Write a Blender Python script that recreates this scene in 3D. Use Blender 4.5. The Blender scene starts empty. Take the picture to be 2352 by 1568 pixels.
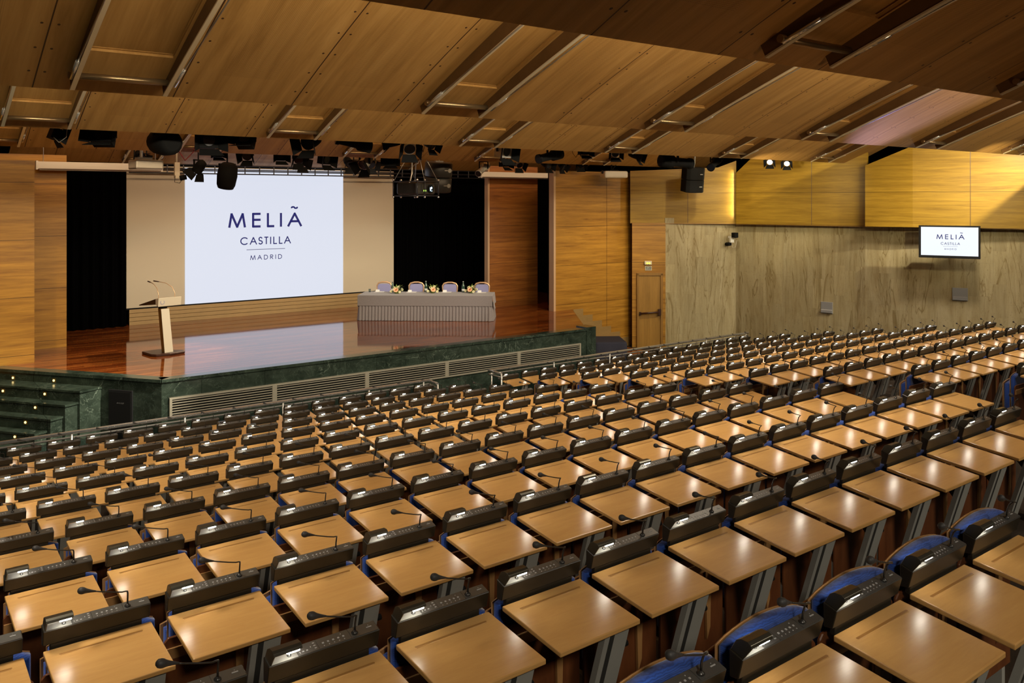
import bpy, bmesh, math, random
from mathutils import Vector, Matrix
random.seed(11)
sc = bpy.context.scene
COL = sc.collection
PI = math.pi
ZC = 4.47                       # camera height above the hall floor in front of the stage
ST = 1.27                       # stage floor height

# ------------------------------------------------------------------ node helpers
class NT:
    def __init__(s, name):
        s.m = bpy.data.materials.new(name); s.m.use_nodes = True
        s.t = s.m.node_tree; s.t.nodes.clear()
        s.out = s.n('ShaderNodeOutputMaterial')
    def n(s, typ, **kw):
        o = s.t.nodes.new(typ)
        for k, v in kw.items(): setattr(o, k, v)
        return o
    def l(s, a, b): s.t.links.new(a, b)
    def put(s, sock, v):
        if isinstance(v, bpy.types.NodeSocket): s.l(v, sock)
        elif isinstance(v, (tuple, list)) and sock.type == 'RGBA': sock.default_value = tuple(v) + ((1,) if len(v) == 3 else ())
        else: sock.default_value = v
    def math(s, op, a, b=0.0, c=0.0):
        o = s.n('ShaderNodeMath', operation=op)
        s.put(o.inputs[0], a); s.put(o.inputs[1], b); s.put(o.inputs[2], c)
        return o.outputs[0]
    def mix(s, f, a, b, mode='MIX'):
        o = s.n('ShaderNodeMix', data_type='RGBA', blend_type=mode)
        s.put(o.inputs[0], f); s.put(o.inputs[6], a); s.put(o.inputs[7], b)
        return o.outputs[2]
    def coord(s, which='Object'): return s.n('ShaderNodeTexCoord').outputs[which]
    def mapping(s, v, scale=(1, 1, 1), rot=(0, 0, 0), loc=(0, 0, 0)):
        o = s.n('ShaderNodeMapping'); s.l(v, o.inputs[0])
        s.put(o.inputs['Scale'], scale); s.put(o.inputs['Rotation'], rot)
        if isinstance(loc, bpy.types.NodeSocket): s.l(loc, o.inputs['Location'])
        else: o.inputs['Location'].default_value = loc
        return o.outputs[0]
    def noise(s, v, scale=5, detail=4, rough=.55, dist=0):
        o = s.n('ShaderNodeTexNoise'); s.l(v, o.inputs['Vector'])
        o.inputs['Scale'].default_value = scale; o.inputs['Detail'].default_value = detail
        o.inputs['Roughness'].default_value = rough; o.inputs['Distortion'].default_value = dist
        return o.outputs[0]
    def ramp(s, f, stops):
        o = s.n('ShaderNodeValToRGB'); s.put(o.inputs[0], f)
        e = o.color_ramp.elements
        while len(e) < len(stops): e.new(.5)
        for el, (p, c) in zip(e, stops):
            el.position = p; el.color = tuple(c) + (1,) if len(c) == 3 else c
        return o.outputs[0]
    def sep(s, v):
        o = s.n('ShaderNodeSeparateXYZ'); s.l(v, o.inputs[0]); return o.outputs
    def comb(s, x, y, z):
        o = s.n('ShaderNodeCombineXYZ'); s.put(o.inputs[0], x); s.put(o.inputs[1], y); s.put(o.inputs[2], z); return o.outputs[0]
    def line(s, v, period, width, off=0.0):
        """1 on a thin line every period of v"""
        a = s.math('FRACT', s.math('DIVIDE', s.math('SUBTRACT', v, off), period))
        return s.math('LESS_THAN', a, width / period)
    def bsdf(s, col, rough=.5, metal=0.0, spec=.5, coat=0.0, emit=None, estr=0.0, bump=None, bstr=.1, sheen=0.0, trans=0.0, alpha=None, coat_rough=.05):
        o = s.n('ShaderNodeBsdfPrincipled')
        s.put(o.inputs['Base Color'], col); s.put(o.inputs['Roughness'], rough); s.put(o.inputs['Metallic'], metal)
        s.put(o.inputs['Specular IOR Level'], spec); s.put(o.inputs['Coat Weight'], coat); s.put(o.inputs['Coat Roughness'], coat_rough)
        s.put(o.inputs['Sheen Weight'], sheen); s.put(o.inputs['Transmission Weight'], trans)
        if alpha is not None: s.put(o.inputs['Alpha'], alpha)
        if emit is not None:
            s.put(o.inputs['Emission Color'], emit); s.put(o.inputs['Emission Strength'], estr)
        if bump is not None:
            b = s.n('ShaderNodeBump'); b.inputs['Strength'].default_value = bstr; b.inputs['Distance'].default_value = .02
            s.put(b.inputs['Height'], bump); s.l(b.outputs[0], o.inputs['Normal'])
        s.l(o.outputs[0], s.out.inputs[0])
        return s.m

def plain(name, col, rough=.5, metal=0.0, spec=.5, coat=0.0, var=0.0, scale=20, emit=None, estr=0.0, sheen=0.0):
    t = NT(name)
    c = col
    if var:
        f = t.noise(t.coord(), scale, 3)
        c = t.mix(f, tuple(x * (1 - var) for x in col), tuple(min(1, x * (1 + var)) for x in col))
    return t.bsdf(c, rough, metal, spec, coat, emit, estr, sheen=sheen)

def wood(name, dark, light, scale=(1, 1, 12), rough=.4, spec=.5, coat=0.0, seams=None, rand=False, fine=1.0, uv=False):
    t = NT(name)
    co = t.coord('UV' if uv else 'Object')
    loc = (0, 0, 0)
    if rand:
        r = t.n('ShaderNodeObjectInfo').outputs['Random']
        loc = t.comb(t.math('MULTIPLY', r, 37.0), t.math('MULTIPLY', r, 11.0), t.math('MULTIPLY', r, 23.0))
    v = t.mapping(co, scale, loc=loc)
    a = t.noise(v, 1.6 * fine, 5, .62, .6)
    b = t.noise(v, 9 * fine, 3, .6, .2)
    f = t.math('ADD', t.math('MULTIPLY', a, .75), t.math('MULTIPLY', b, .25))
    col = t.ramp(f, [(.30, dark), (.50, tuple((x + y) / 2 for x, y in zip(dark, light))), (.70, light)])
    if seams:
        x, y, z = t.sep(co)
        m = 0.0
        for ax, per, w, off in seams:
            ln = t.line({'x': x, 'y': y, 'z': z}[ax], per, w, off)
            m = ln if m == 0.0 else t.math('MAXIMUM', m, ln)
        col = t.mix(m, col, tuple(k * .35 for k in dark))
    return t.bsdf(col, rough, 0, spec, coat)

# ------------------------------------------------------------------ materials
M = {}
M['desk'] = wood('beech desktop lacquer', (.44, .235, .072), (.54, .31, .105), (1.2, 9, 9), .31, .6, 0, None, True, 1.6)
M['deskedge'] = wood('beech edge lacquer', (.44, .24, .08), (.54, .32, .11), (2, 8, 8), .35)
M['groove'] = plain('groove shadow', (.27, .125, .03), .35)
M['console'] = plain('console olive black', (.016, .013, .008), .42, 0, .5)
M['panel'] = plain('console graphite face', (.105, .105, .10), .34, .5, .5)
M['panelsilver'] = plain('console silver plate', (.30, .30, .285), .38, .6)
M['hood'] = plain('lamp hood bronze', (.10, .095, .075), .35, .8)
M['lamp'] = plain('reading lamp glow', (1, 1, 1), .5, emit=(1, .93, .80), estr=58)
M['button'] = plain('button grey', (.34, .34, .34), .5)
M['stem'] = plain('microphone stem black', (.03, .028, .026), .32, .3)
M['foam'] = plain('microphone grille black', (.035, .034, .034), .55, 0, .4, var=.5, scale=900)
M['legmetal'] = plain('desk leg grey steel', (.36, .36, .33), .45, .25, var=.1, scale=6)
M['legdark'] = plain('desk leg slot', (.03, .03, .028), .5)
M['shell'] = wood('seat shell dark wood', (.075, .022, .007), (.15, .05, .016), (6, 6, 1.2), .38, .5, 0, None, True)
M['shelllight'] = wood('seat rib pale wood', (.24, .12, .04), (.36, .19, .07), (6, 6, 1.2), .45, .5, 0, None, True)
M['chrome'] = plain('chrome', (.76, .74, .70), .2, .8)
M['steel'] = plain('brushed steel', (.58, .56, .52), .34, .7)
M['black'] = plain('matt black', (.009, .009, .009), .8, 0, .12)
M['blackgloss'] = plain('black gloss plastic', (.015, .015, .016), .25, 0, .5)
M['void'] = plain('black backing', (.002, .002, .002), .9, 0, .05)
M['white'] = plain('white painted metal', (.78, .76, .70), .45)
M['carpet'] = plain('hall floor carpet', (.030, .022, .016), .95, 0, .1, var=.4, scale=60)

def mk_fabric_blue():
    t = NT('blue seat fabric')
    w = t.n('ShaderNodeTexWave', wave_type='RINGS'); t.l(t.mapping(t.coord(), (16, 16, 16)), w.inputs['Vector'])
    w.inputs['Scale'].default_value = 3; w.inputs['Distortion'].default_value = 6; w.inputs['Detail'].default_value = 2
    c = t.mix(w.outputs[1], (.005, .030, .18), (.013, .065, .34))
    return t.bsdf(c, .75, 0, .3, sheen=.3)
M['blue'] = mk_fabric_blue()

def mk_ceiling():
    t = NT('ceiling veneer')
    uv = t.coord('UV'); x, y, _ = t.sep(uv)
    v = t.mapping(uv, (7.5, .55, 1))
    a = t.noise(v, 1.0, 5, .62, .5); b = t.noise(t.mapping(uv, (40, 1.6, 1)), 1.0, 3, .6)
    f = t.math('ADD', t.math('MULTIPLY', a, .8), t.math('MULTIPLY', b, .2))
    col = t.ramp(f, [(.30, (.25, .122, .028)), (.5, (.36, .190, .052)), (.70, (.45, .255, .080))])
    cell = t.math('DIVIDE', t.math('SUBTRACT', x, 1.232), 1.22)
    fx = t.math('FRACT', t.math('ADD', cell, 20.0))
    dx = t.math('MULTIPLY', t.math('MINIMUM', fx, t.math('SUBTRACT', 1.0, fx)), 1.22)      # metres from the nearest seam
    seam = t.math('LESS_THAN', dx, .006)
    # screw heads beside each seam
    dy = t.math('MULTIPLY', t.math('ABSOLUTE', t.math('SUBTRACT', t.math('FRACT', t.math('DIVIDE', t.math('SUBTRACT', y, .08), .34)), .5)), .34)
    ex = t.math('ABSOLUTE', t.math('SUBTRACT', dx, .062))
    d2 = t.math('SQRT', t.math('ADD', t.math('MULTIPLY', ex, ex), t.math('MULTIPLY', dy, dy)))
    dots = t.math('LESS_THAN', d2, .012)
    # perforated strips in the panels without a flap
    px = t.math('ABSOLUTE', t.math('SUBTRACT', t.math('FRACT', t.math('DIVIDE', x, .016)), .5))
    py = t.math('ABSOLUTE', t.math('SUBTRACT', t.math('FRACT', t.math('DIVIDE', y, .016)), .5))
    hole = t.math('LESS_THAN', t.math('ADD', t.math('MULTIPLY', px, px), t.math('MULTIPLY', py, py)), .055)
    strip = t.math('LESS_THAN', t.math('ABSOLUTE', t.math('SUBTRACT', fx, .5)), .22)
    which = t.math('FRACT', t.math('DIVIDE', t.math('FLOOR', t.math('ADD', cell, 30.0)), 3.0))
    strip = t.math('MULTIPLY', strip, t.math('GREATER_THAN', which, .2))
    strip = t.math('MULTIPLY', strip, t.math('GREATER_THAN', y, .42))
    hole = t.math('MULTIPLY', hole, strip)
    col = t.mix(t.math('MULTIPLY', hole, .55), col, (.08, .028, .006))
    col = t.mix(t.math('MAXIMUM', seam, dots), col, (.035, .010, .003))
    return t.bsdf(col, .5, 0, .4)
M['ceiling'] = mk_ceiling()
M['wallwood'] = wood('wall veneer', (.19, .078, .008), (.50, .255, .034), (.40, .40, 7.5), .42, .45, 0, [('z', 1.12, .010, .31)])
M['wallwood2'] = wood('wall veneer golden', (.20, .105, .006), (.44, .265, .026), (.40, .40, 7.5), .42, .45, 0, [('z', 1.45, .010, .30)])
M['wallred'] = wood('wall veneer red brown', (.11, .030, .006), (.37, .145, .026), (.40, .40, 7.5), .42, .45, 0, [('z', 1.12, .010, .31)])
M['doorwood'] = wood('door veneer', (.24, .125, .022), (.38, .205, .042), (5, 5, .5), .42)
M['frame'] = wood('door frame wood', (.22, .11, .022), (.31, .165, .036), (5, 5, .5), .42)
M['trim'] = plain('stage wall slat wood', (.36, .24, .10), .5, var=.15, scale=3)
M['skirt'] = wood('stair skirting wood', (.24, .15, .05), (.30, .19, .07), (2, 2, 6), .5)

def mk_stage():
    t = NT('polished stage boards')
    co = t.coord(); x, y, z = t.sep(co)
    board = t.math('FLOOR', t.math('DIVIDE', y, .09))
    wn = t.n('ShaderNodeTexWhiteNoise', noise_dimensions='2D')
    seg = t.math('FLOOR', t.math('ADD', t.math('DIVIDE', x, 1.3), t.math('MULTIPLY', board, .37)))
    t.l(t.comb(board, seg, 0), wn.inputs['Vector'])
    g = t.noise(t.mapping(co, (1.2, 14, 1)), 2.2, 4, .6, .3)
    f = t.math('ADD', t.math('MULTIPLY', wn.outputs[0], .55), t.math('MULTIPLY', g, .45))
    c = t.ramp(f, [(.2, (.10, .021, .005)), (.5, (.19, .045, .009)), (.8, (.33, .098, .02))])
    c = t.mix(t.line(y, .09, .004), c, (.05, .014, .004))
    r = t.math('ADD', .035, t.math('MULTIPLY', g, .05))
    mt = t.bsdf(c, r, 0, .62, 0)
    t.t.nodes['Principled BSDF'].inputs['Specular Tint'].default_value = (.80, .72, 1.0, 1)
    return mt
M['stage'] = mk_stage()

def mk_marble():
    t = NT('green marble')
    co = t.coord()
    v = t.mapping(co, (1, 1, 1.3))
    n1 = t.noise(v, 1.1, 6, .6, 1.2)
    vein = t.math('ABSOLUTE', t.math('SUBTRACT', n1, .5))
    n2 = t.noise(t.mapping(co, (1, 1, 1.1), rot=(.4, .5, .3)), 2.6, 6, .66, 1.6)
    vein2 = t.math('ABSOLUTE', t.math('SUBTRACT', n2, .5))
    gate = t.ramp(t.noise(v, .9, 3, .5), [(.45, (0, 0, 0)), (.62, (1, 1, 1))])
    base = t.ramp(t.noise(v, 3.0, 7, .65), [(.3, (.012, .019, .014)), (.7, (.045, .064, .048))])
    c = t.mix(t.mix(1.0, t.ramp(vein, [(0, (.8, .8, .8)), (.006, (0, 0, 0))]), gate, 'MULTIPLY'), base, (.24, .30, .24))
    c = t.mix(t.ramp(vein2, [(0, (.5, .5, .5)), (.010, (0, 0, 0))]), c, (.12, .17, .13))
    x, y, z = t.sep(co)
    j = t.line(x, 1.19, .006, .2)
    c = t.mix(j, c, (.004, .006, .005))
    return t.bsdf(c, .16, 0, .5)
M['marble'] = mk_marble()

def mk_stone():
    t = NT('travertine slabs')
    uv = t.coord('UV'); x, y, _ = t.sep(uv)
    colw = .30
    ci = t.math('FLOOR', t.math('DIVIDE', x, colw))
    wn = t.n('ShaderNodeTexWhiteNoise', noise_dimensions='1D'); t.l(ci, wn.inputs['W'])
    rowy = t.math('DIVIDE', t.math('ADD', y, t.math('MULTIPLY', wn.outputs[0], 3.0)), .85)
    ri = t.math('FLOOR', rowy)
    w2 = t.n('ShaderNodeTexWhiteNoise', noise_dimensions='2D'); t.l(t.comb(ci, ri, 0), w2.inputs['Vector'])
    off = t.math('MULTIPLY', w2.outputs[0], 40.0)
    vv = t.comb(t.math('ADD', t.math('MULTIPLY', x, 1.0), t.math('MULTIPLY', ci, .0)), t.math('ADD', y, off), 0.0)
    soft = t.comb(t.math('ADD', x, t.math('MULTIPLY', w2.outputs[0], .05)), t.math('ADD', y, t.math('MULTIPLY', w2.outputs[0], .35)), 0.0)
    a = t.noise(t.mapping(soft, (3.4, .45, 1)), 1.0, 8, .70, .9)
    b = t.noise(t.mapping(soft, (19, 1.1, 1)), 1.0, 6, .72, .7)
    pit = t.noise(t.mapping(uv, (55, 16, 1)), 1.0, 4, .65)
    big = t.math('ABSOLUTE', t.math('SUBTRACT', t.noise(t.mapping(soft, (1.5, .20, 1)), 1.0, 4, .60, 1.2), .48))
    c = t.ramp(a, [(.28, (.30, .225, .105)), (.46, (.40, .325, .175)), (.62, (.46, .385, .225)), (.8, (.52, .45, .29))])
    c = t.mix(t.ramp(b, [(.33, (.50, .50, .50)), (.47, (0, 0, 0))]), c, (.20, .14, .05))
    c = t.mix(t.ramp(big, [(0, (.75, .75, .75)), (.006, (.45, .45, .45)), (.014, (0, 0, 0))]), c, (.19, .13, .04))
    c = t.mix(t.math('MULTIPLY', t.math('GREATER_THAN', pit, .635), .5), c, (.10, .07, .028))
    tone = t.math('ADD', .93, t.math('MULTIPLY', w2.outputs[0], .12))
    c = t.mix(1.0, c, t.comb(tone, tone, tone), 'MULTIPLY')
    j = t.math('MAXIMUM', t.line(x, colw, .004), t.math('LESS_THAN', t.math('FRACT', rowy), .005))
    c = t.mix(t.math('MULTIPLY', j, .22), c, (.12, .085, .035))
    return t.bsdf(c, .55, 0, .35)
M['stone'] = mk_stone()

def mk_emit(name, col, strength, base=(.02, .02, .02), rough=.5):
    t = NT(name); return t.bsdf(base, rough, 0, .3, emit=col, estr=strength)
M['image'] = mk_emit('projected white image', (.74, .78, .90), .95)
M['tvimage'] = mk_emit('monitor white image', (.86, .92, 1.0), 1.05)
M['logo'] = mk_emit('logo navy', (.020, .022, .13), 1.0, (.01, .01, .03), .9)
M['logoline'] = mk_emit('logo rule grey', (.10, .10, .20), 1.0, (.01, .01, .02), .9)
M['screencloth'] = plain('projection cloth', (.56, .50, .39), .9, 0, .1)
M['curtain'] = plain('black velvet', (.0016, .0016, .0018), 1, 0, .0)
M['gapdark'] = plain('dark gap sheet', (.004, .004, .010), 1, 0, .05)
def mk_tablecloth():
    t = NT('grey table cloth')
    f = t.noise(t.mapping(t.coord(), (1, 1, 1)), 70, 3, .7)
    return t.bsdf(t.mix(f, (.17, .15, .155), (.30, .275, .27)), .85, 0, .2, sheen=.3)
M['cloth'] = mk_tablecloth()
M['darkcloth'] = plain('slate blue cloth', (.036, .036, .052), .9, 0, .2, var=.15, scale=30)
M['lilac'] = plain('lilac upholstery', (.33, .33, .56), .8, 0, .2, var=.08, scale=80)
M['gold'] = plain('gold painted tube', (.86, .56, .32), .28, .6)
M['petal'] = plain('peach petals', (.85, .50, .28), .6, var=.1)
M['heart'] = plain('orange flower centre', (.65, .14, .02), .6)
M['ivory'] = plain('ivory blossom', (.85, .82, .50), .6)
M['leaf'] = plain('leaf green', (.16, .24, .04), .5, var=.3, scale=40)
M['bottle'] = plain('green bottle glass', (.03, .075, .045), .12, 0, .6, coat=.3)
M['paper'] = plain('white paper', (.82, .82, .80), .7)
M['label'] = plain('bottle label', (.75, .75, .70), .6)
M['lecwood'] = plain('lectern cream panel', (.72, .66, .52), .45)
M['lecside'] = wood('lectern side wood', (.18, .09, .015), (.26, .14, .03), (4, 4, .6), .45)
M['lecdark'] = plain('lectern dark wood', (.045, .018, .012), .35)
M['emblem'] = plain('lectern emblem grey', (.45, .44, .50), .5)
M['brass'] = plain('brass step light', (.45, .33, .12), .35, .9)
M['brassglow'] = mk_emit('step light glow', (1, .75, .30), 2.2)
M['yellowglow'] = mk_emit('emergency bulb', (1, .85, .08), 2.0)
M['cream'] = plain('cream plastic', (.62, .56, .44), .5)
M['signdark'] = plain('sign dark face', (.03, .04, .03), .5)
M['grillegrey'] = plain('aluminium louvre', (.62, .57, .45), .33, .55)
M['wallplate'] = plain('grey wall box', (.36, .36, .37), .5, .3)
M['lens'] = plain('lens glass', (.012, .015, .025), .3, 0, .4)
M['lensglow'] = mk_emit('projector beam', (.55, .80, 1.0), 3.5)
M['greenled'] = mk_emit('green display', (.45, 1, .10), 2.5)
M['spotglow'] = mk_emit('lit lamp face', (1, .92, .78), 3)
M['canwhite'] = plain('silver lamp housing', (.62, .60, .56), .35, .5)
M['redcable'] = plain('red cable', (.25, .02, .02), .5)
M['pale'] = plain('lit edge wood', (.50, .33, .20), .5)  # paler tone puts the light on the wall edges into their colour
M['bosegrey'] = plain('speaker badge grey', (.13, .13, .13), .5)
M['projgrey'] = plain('projector charcoal', (.030, .030, .032), .35)
M['speaker'] = plain('speaker cabinet black', (.035, .035, .034), .38)
M['truss'] = plain('truss dark steel', (.05, .05, .06), .4, .5)
M['bronze'] = plain('bronze tube', (.30, .20, .10), .28, .8)
M['flapside'] = wood('flap rail shaded wood', (.075, .034, .009), (.12, .056, .016), (6, 1, 1), .5)  # dark tone paints the shade on the rail sides; veneer joints share it
M['flapedge'] = plain('flap rail metal edge', (.72, .64, .46), .35, .5)
def mk_glass():
    t = NT('smoked rail glass')
    a = t.n('ShaderNodeBsdfTransparent'); a.inputs[0].default_value = (.72, .78, .80, 1)
    g = t.n('ShaderNodeBsdfGlossy'); g.inputs[0].default_value = (.8, .85, .9, 1); g.inputs['Roughness'].default_value = .05
    m = t.n('ShaderNodeMixShader'); m.inputs[0].default_value = .08
    t.l(a.outputs[0], m.inputs[1]); t.l(g.outputs[0], m.inputs[2]); t.l(m.outputs[0], t.out.inputs[0])
    return t.m
M['railglass'] = mk_glass()

# ------------------------------------------------------------------ mesh builder
class MB:
    def __init__(s): s.v = []; s.f = []; s.mi = []; s.sm = []; s.uv = None
    def add(s, vs, fs, mi=0, smooth=False):
        o = len(s.v); s.v += [tuple(v) for v in vs]
        for f in fs:
            s.f.append([i + o for i in f]); s.mi.append(mi); s.sm.append(smooth)
        return s
    def box(s, x0, x1, y0, y1, z0, z1, mi=0):
        vs = [(x, y, z) for z in (z0, z1) for y in (y0, y1) for x in (x0, x1)]
        return s.add(vs, [(0, 2, 3, 1), (4, 5, 7, 6), (0, 1, 5, 4), (2, 6, 7, 3), (0, 4, 6, 2), (1, 3, 7, 5)], mi)
    def obox(s, mat, sx, sy, sz, mi=0):
        vs = [mat @ Vector((x * sx / 2, y * sy / 2, z * sz / 2)) for z in (-1, 1) for y in (-1, 1) for x in (-1, 1)]
        return s.add(vs, [(0, 2, 3, 1), (4, 5, 7, 6), (0, 1, 5, 4), (2, 6, 7, 3), (0, 4, 6, 2), (1, 3, 7, 5)], mi)
    def prism(s, poly, a, b, mi=0, axis='x', smooth=False):
        """poly of (p,q) extruded from a to b along axis; x: (y,z)  y: (x,z)  z: (x,y)"""
        def P(p, q, t): return {'x': (t, p, q), 'y': (p, t, q), 'z': (p, q, t)}[axis]
        n = len(poly)
        vs = [P(p, q, a) for p, q in poly] + [P(p, q, b) for p, q in poly]
        fs = [tuple(range(n)), tuple(reversed(range(n, 2 * n)))]
        s.add(vs, fs, mi)
        return s.add(vs, [(i, i + n, (i + 1) % n + n, (i + 1) % n) for i in range(n)], mi, smooth)
    def tube(s, path, r, n=8, mi=0, smooth=True, cap=True):
        path = [Vector(p) for p in path]; rs = r if isinstance(r, (list, tuple)) else [r] * len(path)
        vs = []; up = None
        for i, p in enumerate(path):
            d = (path[min(i + 1, len(path) - 1)] - path[max(i - 1, 0)]).normalized()
            if up is None:
                up = Vector((0, 0, 1)) if abs(d.z) < .9 else Vector((1, 0, 0))
            a = d.cross(up)
            if a.length < 1e-5: a = d.orthogonal()
            a.normalize(); b = a.cross(d).normalized(); up = b
            for k in range(n):
                t = 2 * PI * k / n
                vs.append(p + (a * math.cos(t) + b * math.sin(t)) * rs[i])
        fs = [(i * n + k, i * n + (k + 1) % n, (i + 1) * n + (k + 1) % n, (i + 1) * n + k) for i in range(len(path) - 1) for k in range(n)]
        s.add(vs, fs, mi, smooth)
        if cap:
            s.add(vs[:n], [tuple(reversed(range(n)))], mi); s.add(vs[-n:], [tuple(range(n))], mi)
        return s
    def cyl(s, p0, p1, r0, r1=None, n=16, mi=0, smooth=True):
        return s.tube([p0, p1], [r0, r0 if r1 is None else r1], n, mi, smooth)
    def lathe(s, prof, n=16, at=(0, 0, 0), mi=0, mat=None, smooth=True):
        vs = []
        for r, z in prof:
            for k in range(n):
                t = 2 * PI * k / n; p = Vector((r * math.cos(t), r * math.sin(t), z))
                vs.append((mat @ p if mat else p) + Vector(at))
        m = len(prof)
        s.add(vs, [(i * n + k, i * n + (k + 1) % n, (i + 1) * n + (k + 1) % n, (i + 1) * n + k) for i in range(m - 1) for k in range(n)], mi, smooth)
        s.add(vs[:n], [tuple(reversed(range(n)))], mi); s.add(vs[-n:], [tuple(range(n))], mi)
        return s
    def ball(s, c, r, n=10, mi=0, sz=1.0):
        prof = [(max(1e-4, r * math.sin(PI * i / n)), -r * sz * math.cos(PI * i / n)) for i in range(n + 1)]
        return s.lathe(prof, n + 4, c, mi)
    def build(s, name, mats, parent=None, bevel=0.0, loc=None, uvs=None, seg=1):
        me = bpy.data.meshes.new(name)
        me.from_pydata(s.v, [], s.f); me.update()
        for m in (mats if isinstance(mats, (list, tuple)) else [mats]): me.materials.append(m)
        me.polygons.foreach_set('material_index', s.mi)
        me.polygons.foreach_set('use_smooth', s.sm)
        if uvs:
            ul = me.uv_layers.new(name='UVMap')
            for lp in me.loops: ul.data[lp.index].uv = uvs[lp.vertex_index]
        if bevel > 0 or True:
            bm = bmesh.new(); bm.from_mesh(me)
            if not uvs: bmesh.ops.remove_doubles(bm, verts=bm.verts, dist=1e-5)
            bmesh.ops.recalc_face_normals(bm, faces=bm.faces)
            if bevel > 0:
                es = [e for e in bm.edges if len(e.link_faces) == 2 and e.calc_face_angle(0) > .5 and not (e.link_faces[0].smooth and e.link_faces[1].smooth)]
                bmesh.ops.bevel(bm, geom=es, offset=bevel, segments=seg, affect='EDGES', profile=.5, clamp_overlap=True)
            bm.to_mesh(me); bm.free()
        o = bpy.data.objects.new(name, me); COL.objects.link(o)
        if loc is not None: o.location = loc
        if parent is not None:
            o.parent = parent; KIDS.setdefault(parent.name, []).append(o)
        return o
KIDS = {}

def tag(o, label=None, cat=None, group=None, kind=None):
    if label: o['label'] = label
    if cat: o['category'] = cat
    if group: o['group'] = group
    if kind: o['kind'] = kind
    return o
def thing(name, label, cat, loc=(0, 0, 0), rotz=0.0, group=None):
    o = bpy.data.objects.new(name, None); COL.objects.link(o)
    o.empty_display_size = .1
    o.location = loc; o.rotation_euler = (0, 0, rotz)
    return tag(o, label, cat, group)
def dup(root, loc, rotz, label, group=None):
    def cp(o, parent):
        c = o.copy(); COL.objects.link(c)
        if parent is not None:
            c.parent = parent; KIDS.setdefault(parent.name, []).append(c)
        for k in KIDS.get(o.name, []): cp(k, c)
        return c
    r = cp(root, None); r.location = loc; r.rotation_euler = (0, 0, rotz); r['label'] = label
    if group: r['group'] = group
    return r
def struct(name, mb, mats, label=None, **kw):
    o = mb.build(name, mats, **kw); return tag(o, label, None, None, 'structure')
ORD = ['', 'first', 'second', 'third', 'fourth', 'fifth', 'sixth', 'seventh', 'eighth', 'ninth', 'tenth', 'eleventh', 'twelfth', 'thirteenth', 'fourteenth', 'fifteenth', 'sixteenth', 'seventeenth']

# ------------------------------------------------------------------ lettering (drawn strokes)
def arc(cx, cy, rx, ry, a0, a1, n=14):
    return [(cx + rx * math.cos(math.radians(a0 + (a1 - a0) * i / n)), cy + ry * math.sin(math.radians(a0 + (a1 - a0) * i / n))) for i in range(n + 1)]
GL = {
 'M': [[(0, 0), (.14, 1), (.5, 0), (.86, 1), (1, 0)]], 'E': [[(1, 1), (0, 1), (0, 0), (1, 0)], [(0, .53), (1, .53)]],
 'L': [[(0, 1), (0, 0), (1, 0)]], 'I': [[(.5, 1), (.5, 0)]], 'A': [[(0, 0), (.5, 1), (1, 0)], [(.19, .37), (.81, .37)]],
 '~': [[(0, .15)] + arc(.27, .42, .25, .48, 170, 20, 8) + arc(.73, .58, .25, .48, 200, 350, 8) + [(1, .85)]],
 'C': [arc(.55, .5, .55, .5, 42, 318, 22)], 'T': [[(0, 1), (1, 1)], [(.5, 1), (.5, 0)]],
 'S': [arc(.5, .74, .44, .26, 20, 270, 14)[:-1] + arc(.5, .24, .5, .24, 90, -160, 14)],
 'D': [[(0, 0), (0, 1), (.35, 1)] + arc(.35, .5, .65, .5, 90, -90, 16) + [(0, 0)]],
 'R': [[(0, 0), (0, 1), (.5, 1)] + arc(.5, .75, .5, .25, 90, -90, 10) + [(0, .5)], [(.35, .5), (1, 0)]],
 'G': [arc(.5, .5, .5, .5, 45, 330, 20) + [(1, .45), (.55, .45)]], 'N': [[(0, 0), (0, 1), (1, 0), (1, 1)]],
 'B': [[(0, 0), (0, 1), (.5, 1)] + arc(.5, .76, .45, .24, 90, -90, 8) + [(0, .52), (.5, .52)] + arc(.5, .26, .5, .26, 90, -90, 8) + [(0, 0)]],
 'O': [arc(.5, .5, .5, .5, 0, 360, 24)],
}
def letter(mb, ch, x0, x1, z0, z1, t, F, mi=0, slant=0.0):
    """strokes of one capital between x0..x1, z0..z1 in the plane F(x,z)->3D"""
    if ch == 'I': x0 = x1 = (x0 + x1) / 2
    else: x0 += t / 2; x1 -= t / 2
    z0 += t / 2; z1 -= t / 2
    def P(p): return Vector((x0 + (x1 - x0) * p[0] + slant * p[1], z0 + (z1 - z0) * p[1]))
    for line in GL[ch]:
        pts = [P(p) for p in line]
        for a, b in zip(pts, pts[1:]):
            d = (b - a)
            if d.length < 1e-6: continue
            nrm = Vector((-d.y, d.x)).normalized() * t / 2; e = d.normalized() * (t * .32 if len(line) <= 5 else t * .1)
            q = [a - e + nrm, b + e + nrm, b + e - nrm, a - e - nrm]
            mb.add([F(v.x, v.y) for v in q], [(0, 1, 2, 3)], mi)
def word(mb, txt, x0, x1, z0, z1, t, F, mi=0, gap=.3, slant=0.0):
    ws = [.45 if c == 'I' else (.5 if c == ' ' else 1.0) for c in txt]
    tot = sum(ws) + gap * (len(txt) - 1); k = (x1 - x0) / tot; x = x0
    for c, w in zip(txt, ws):
        if c != ' ': letter(mb, c, x, x + w * k, z0, z1, t, F, mi, slant)
        x += (w + gap) * k
LOGO = [('M', 7.952, 8.438), ('E', 8.608, 8.862), ('L', 9.028, 9.254), ('I', 9.401, 9.474), ('A', 9.624, 10.064)]
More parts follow.
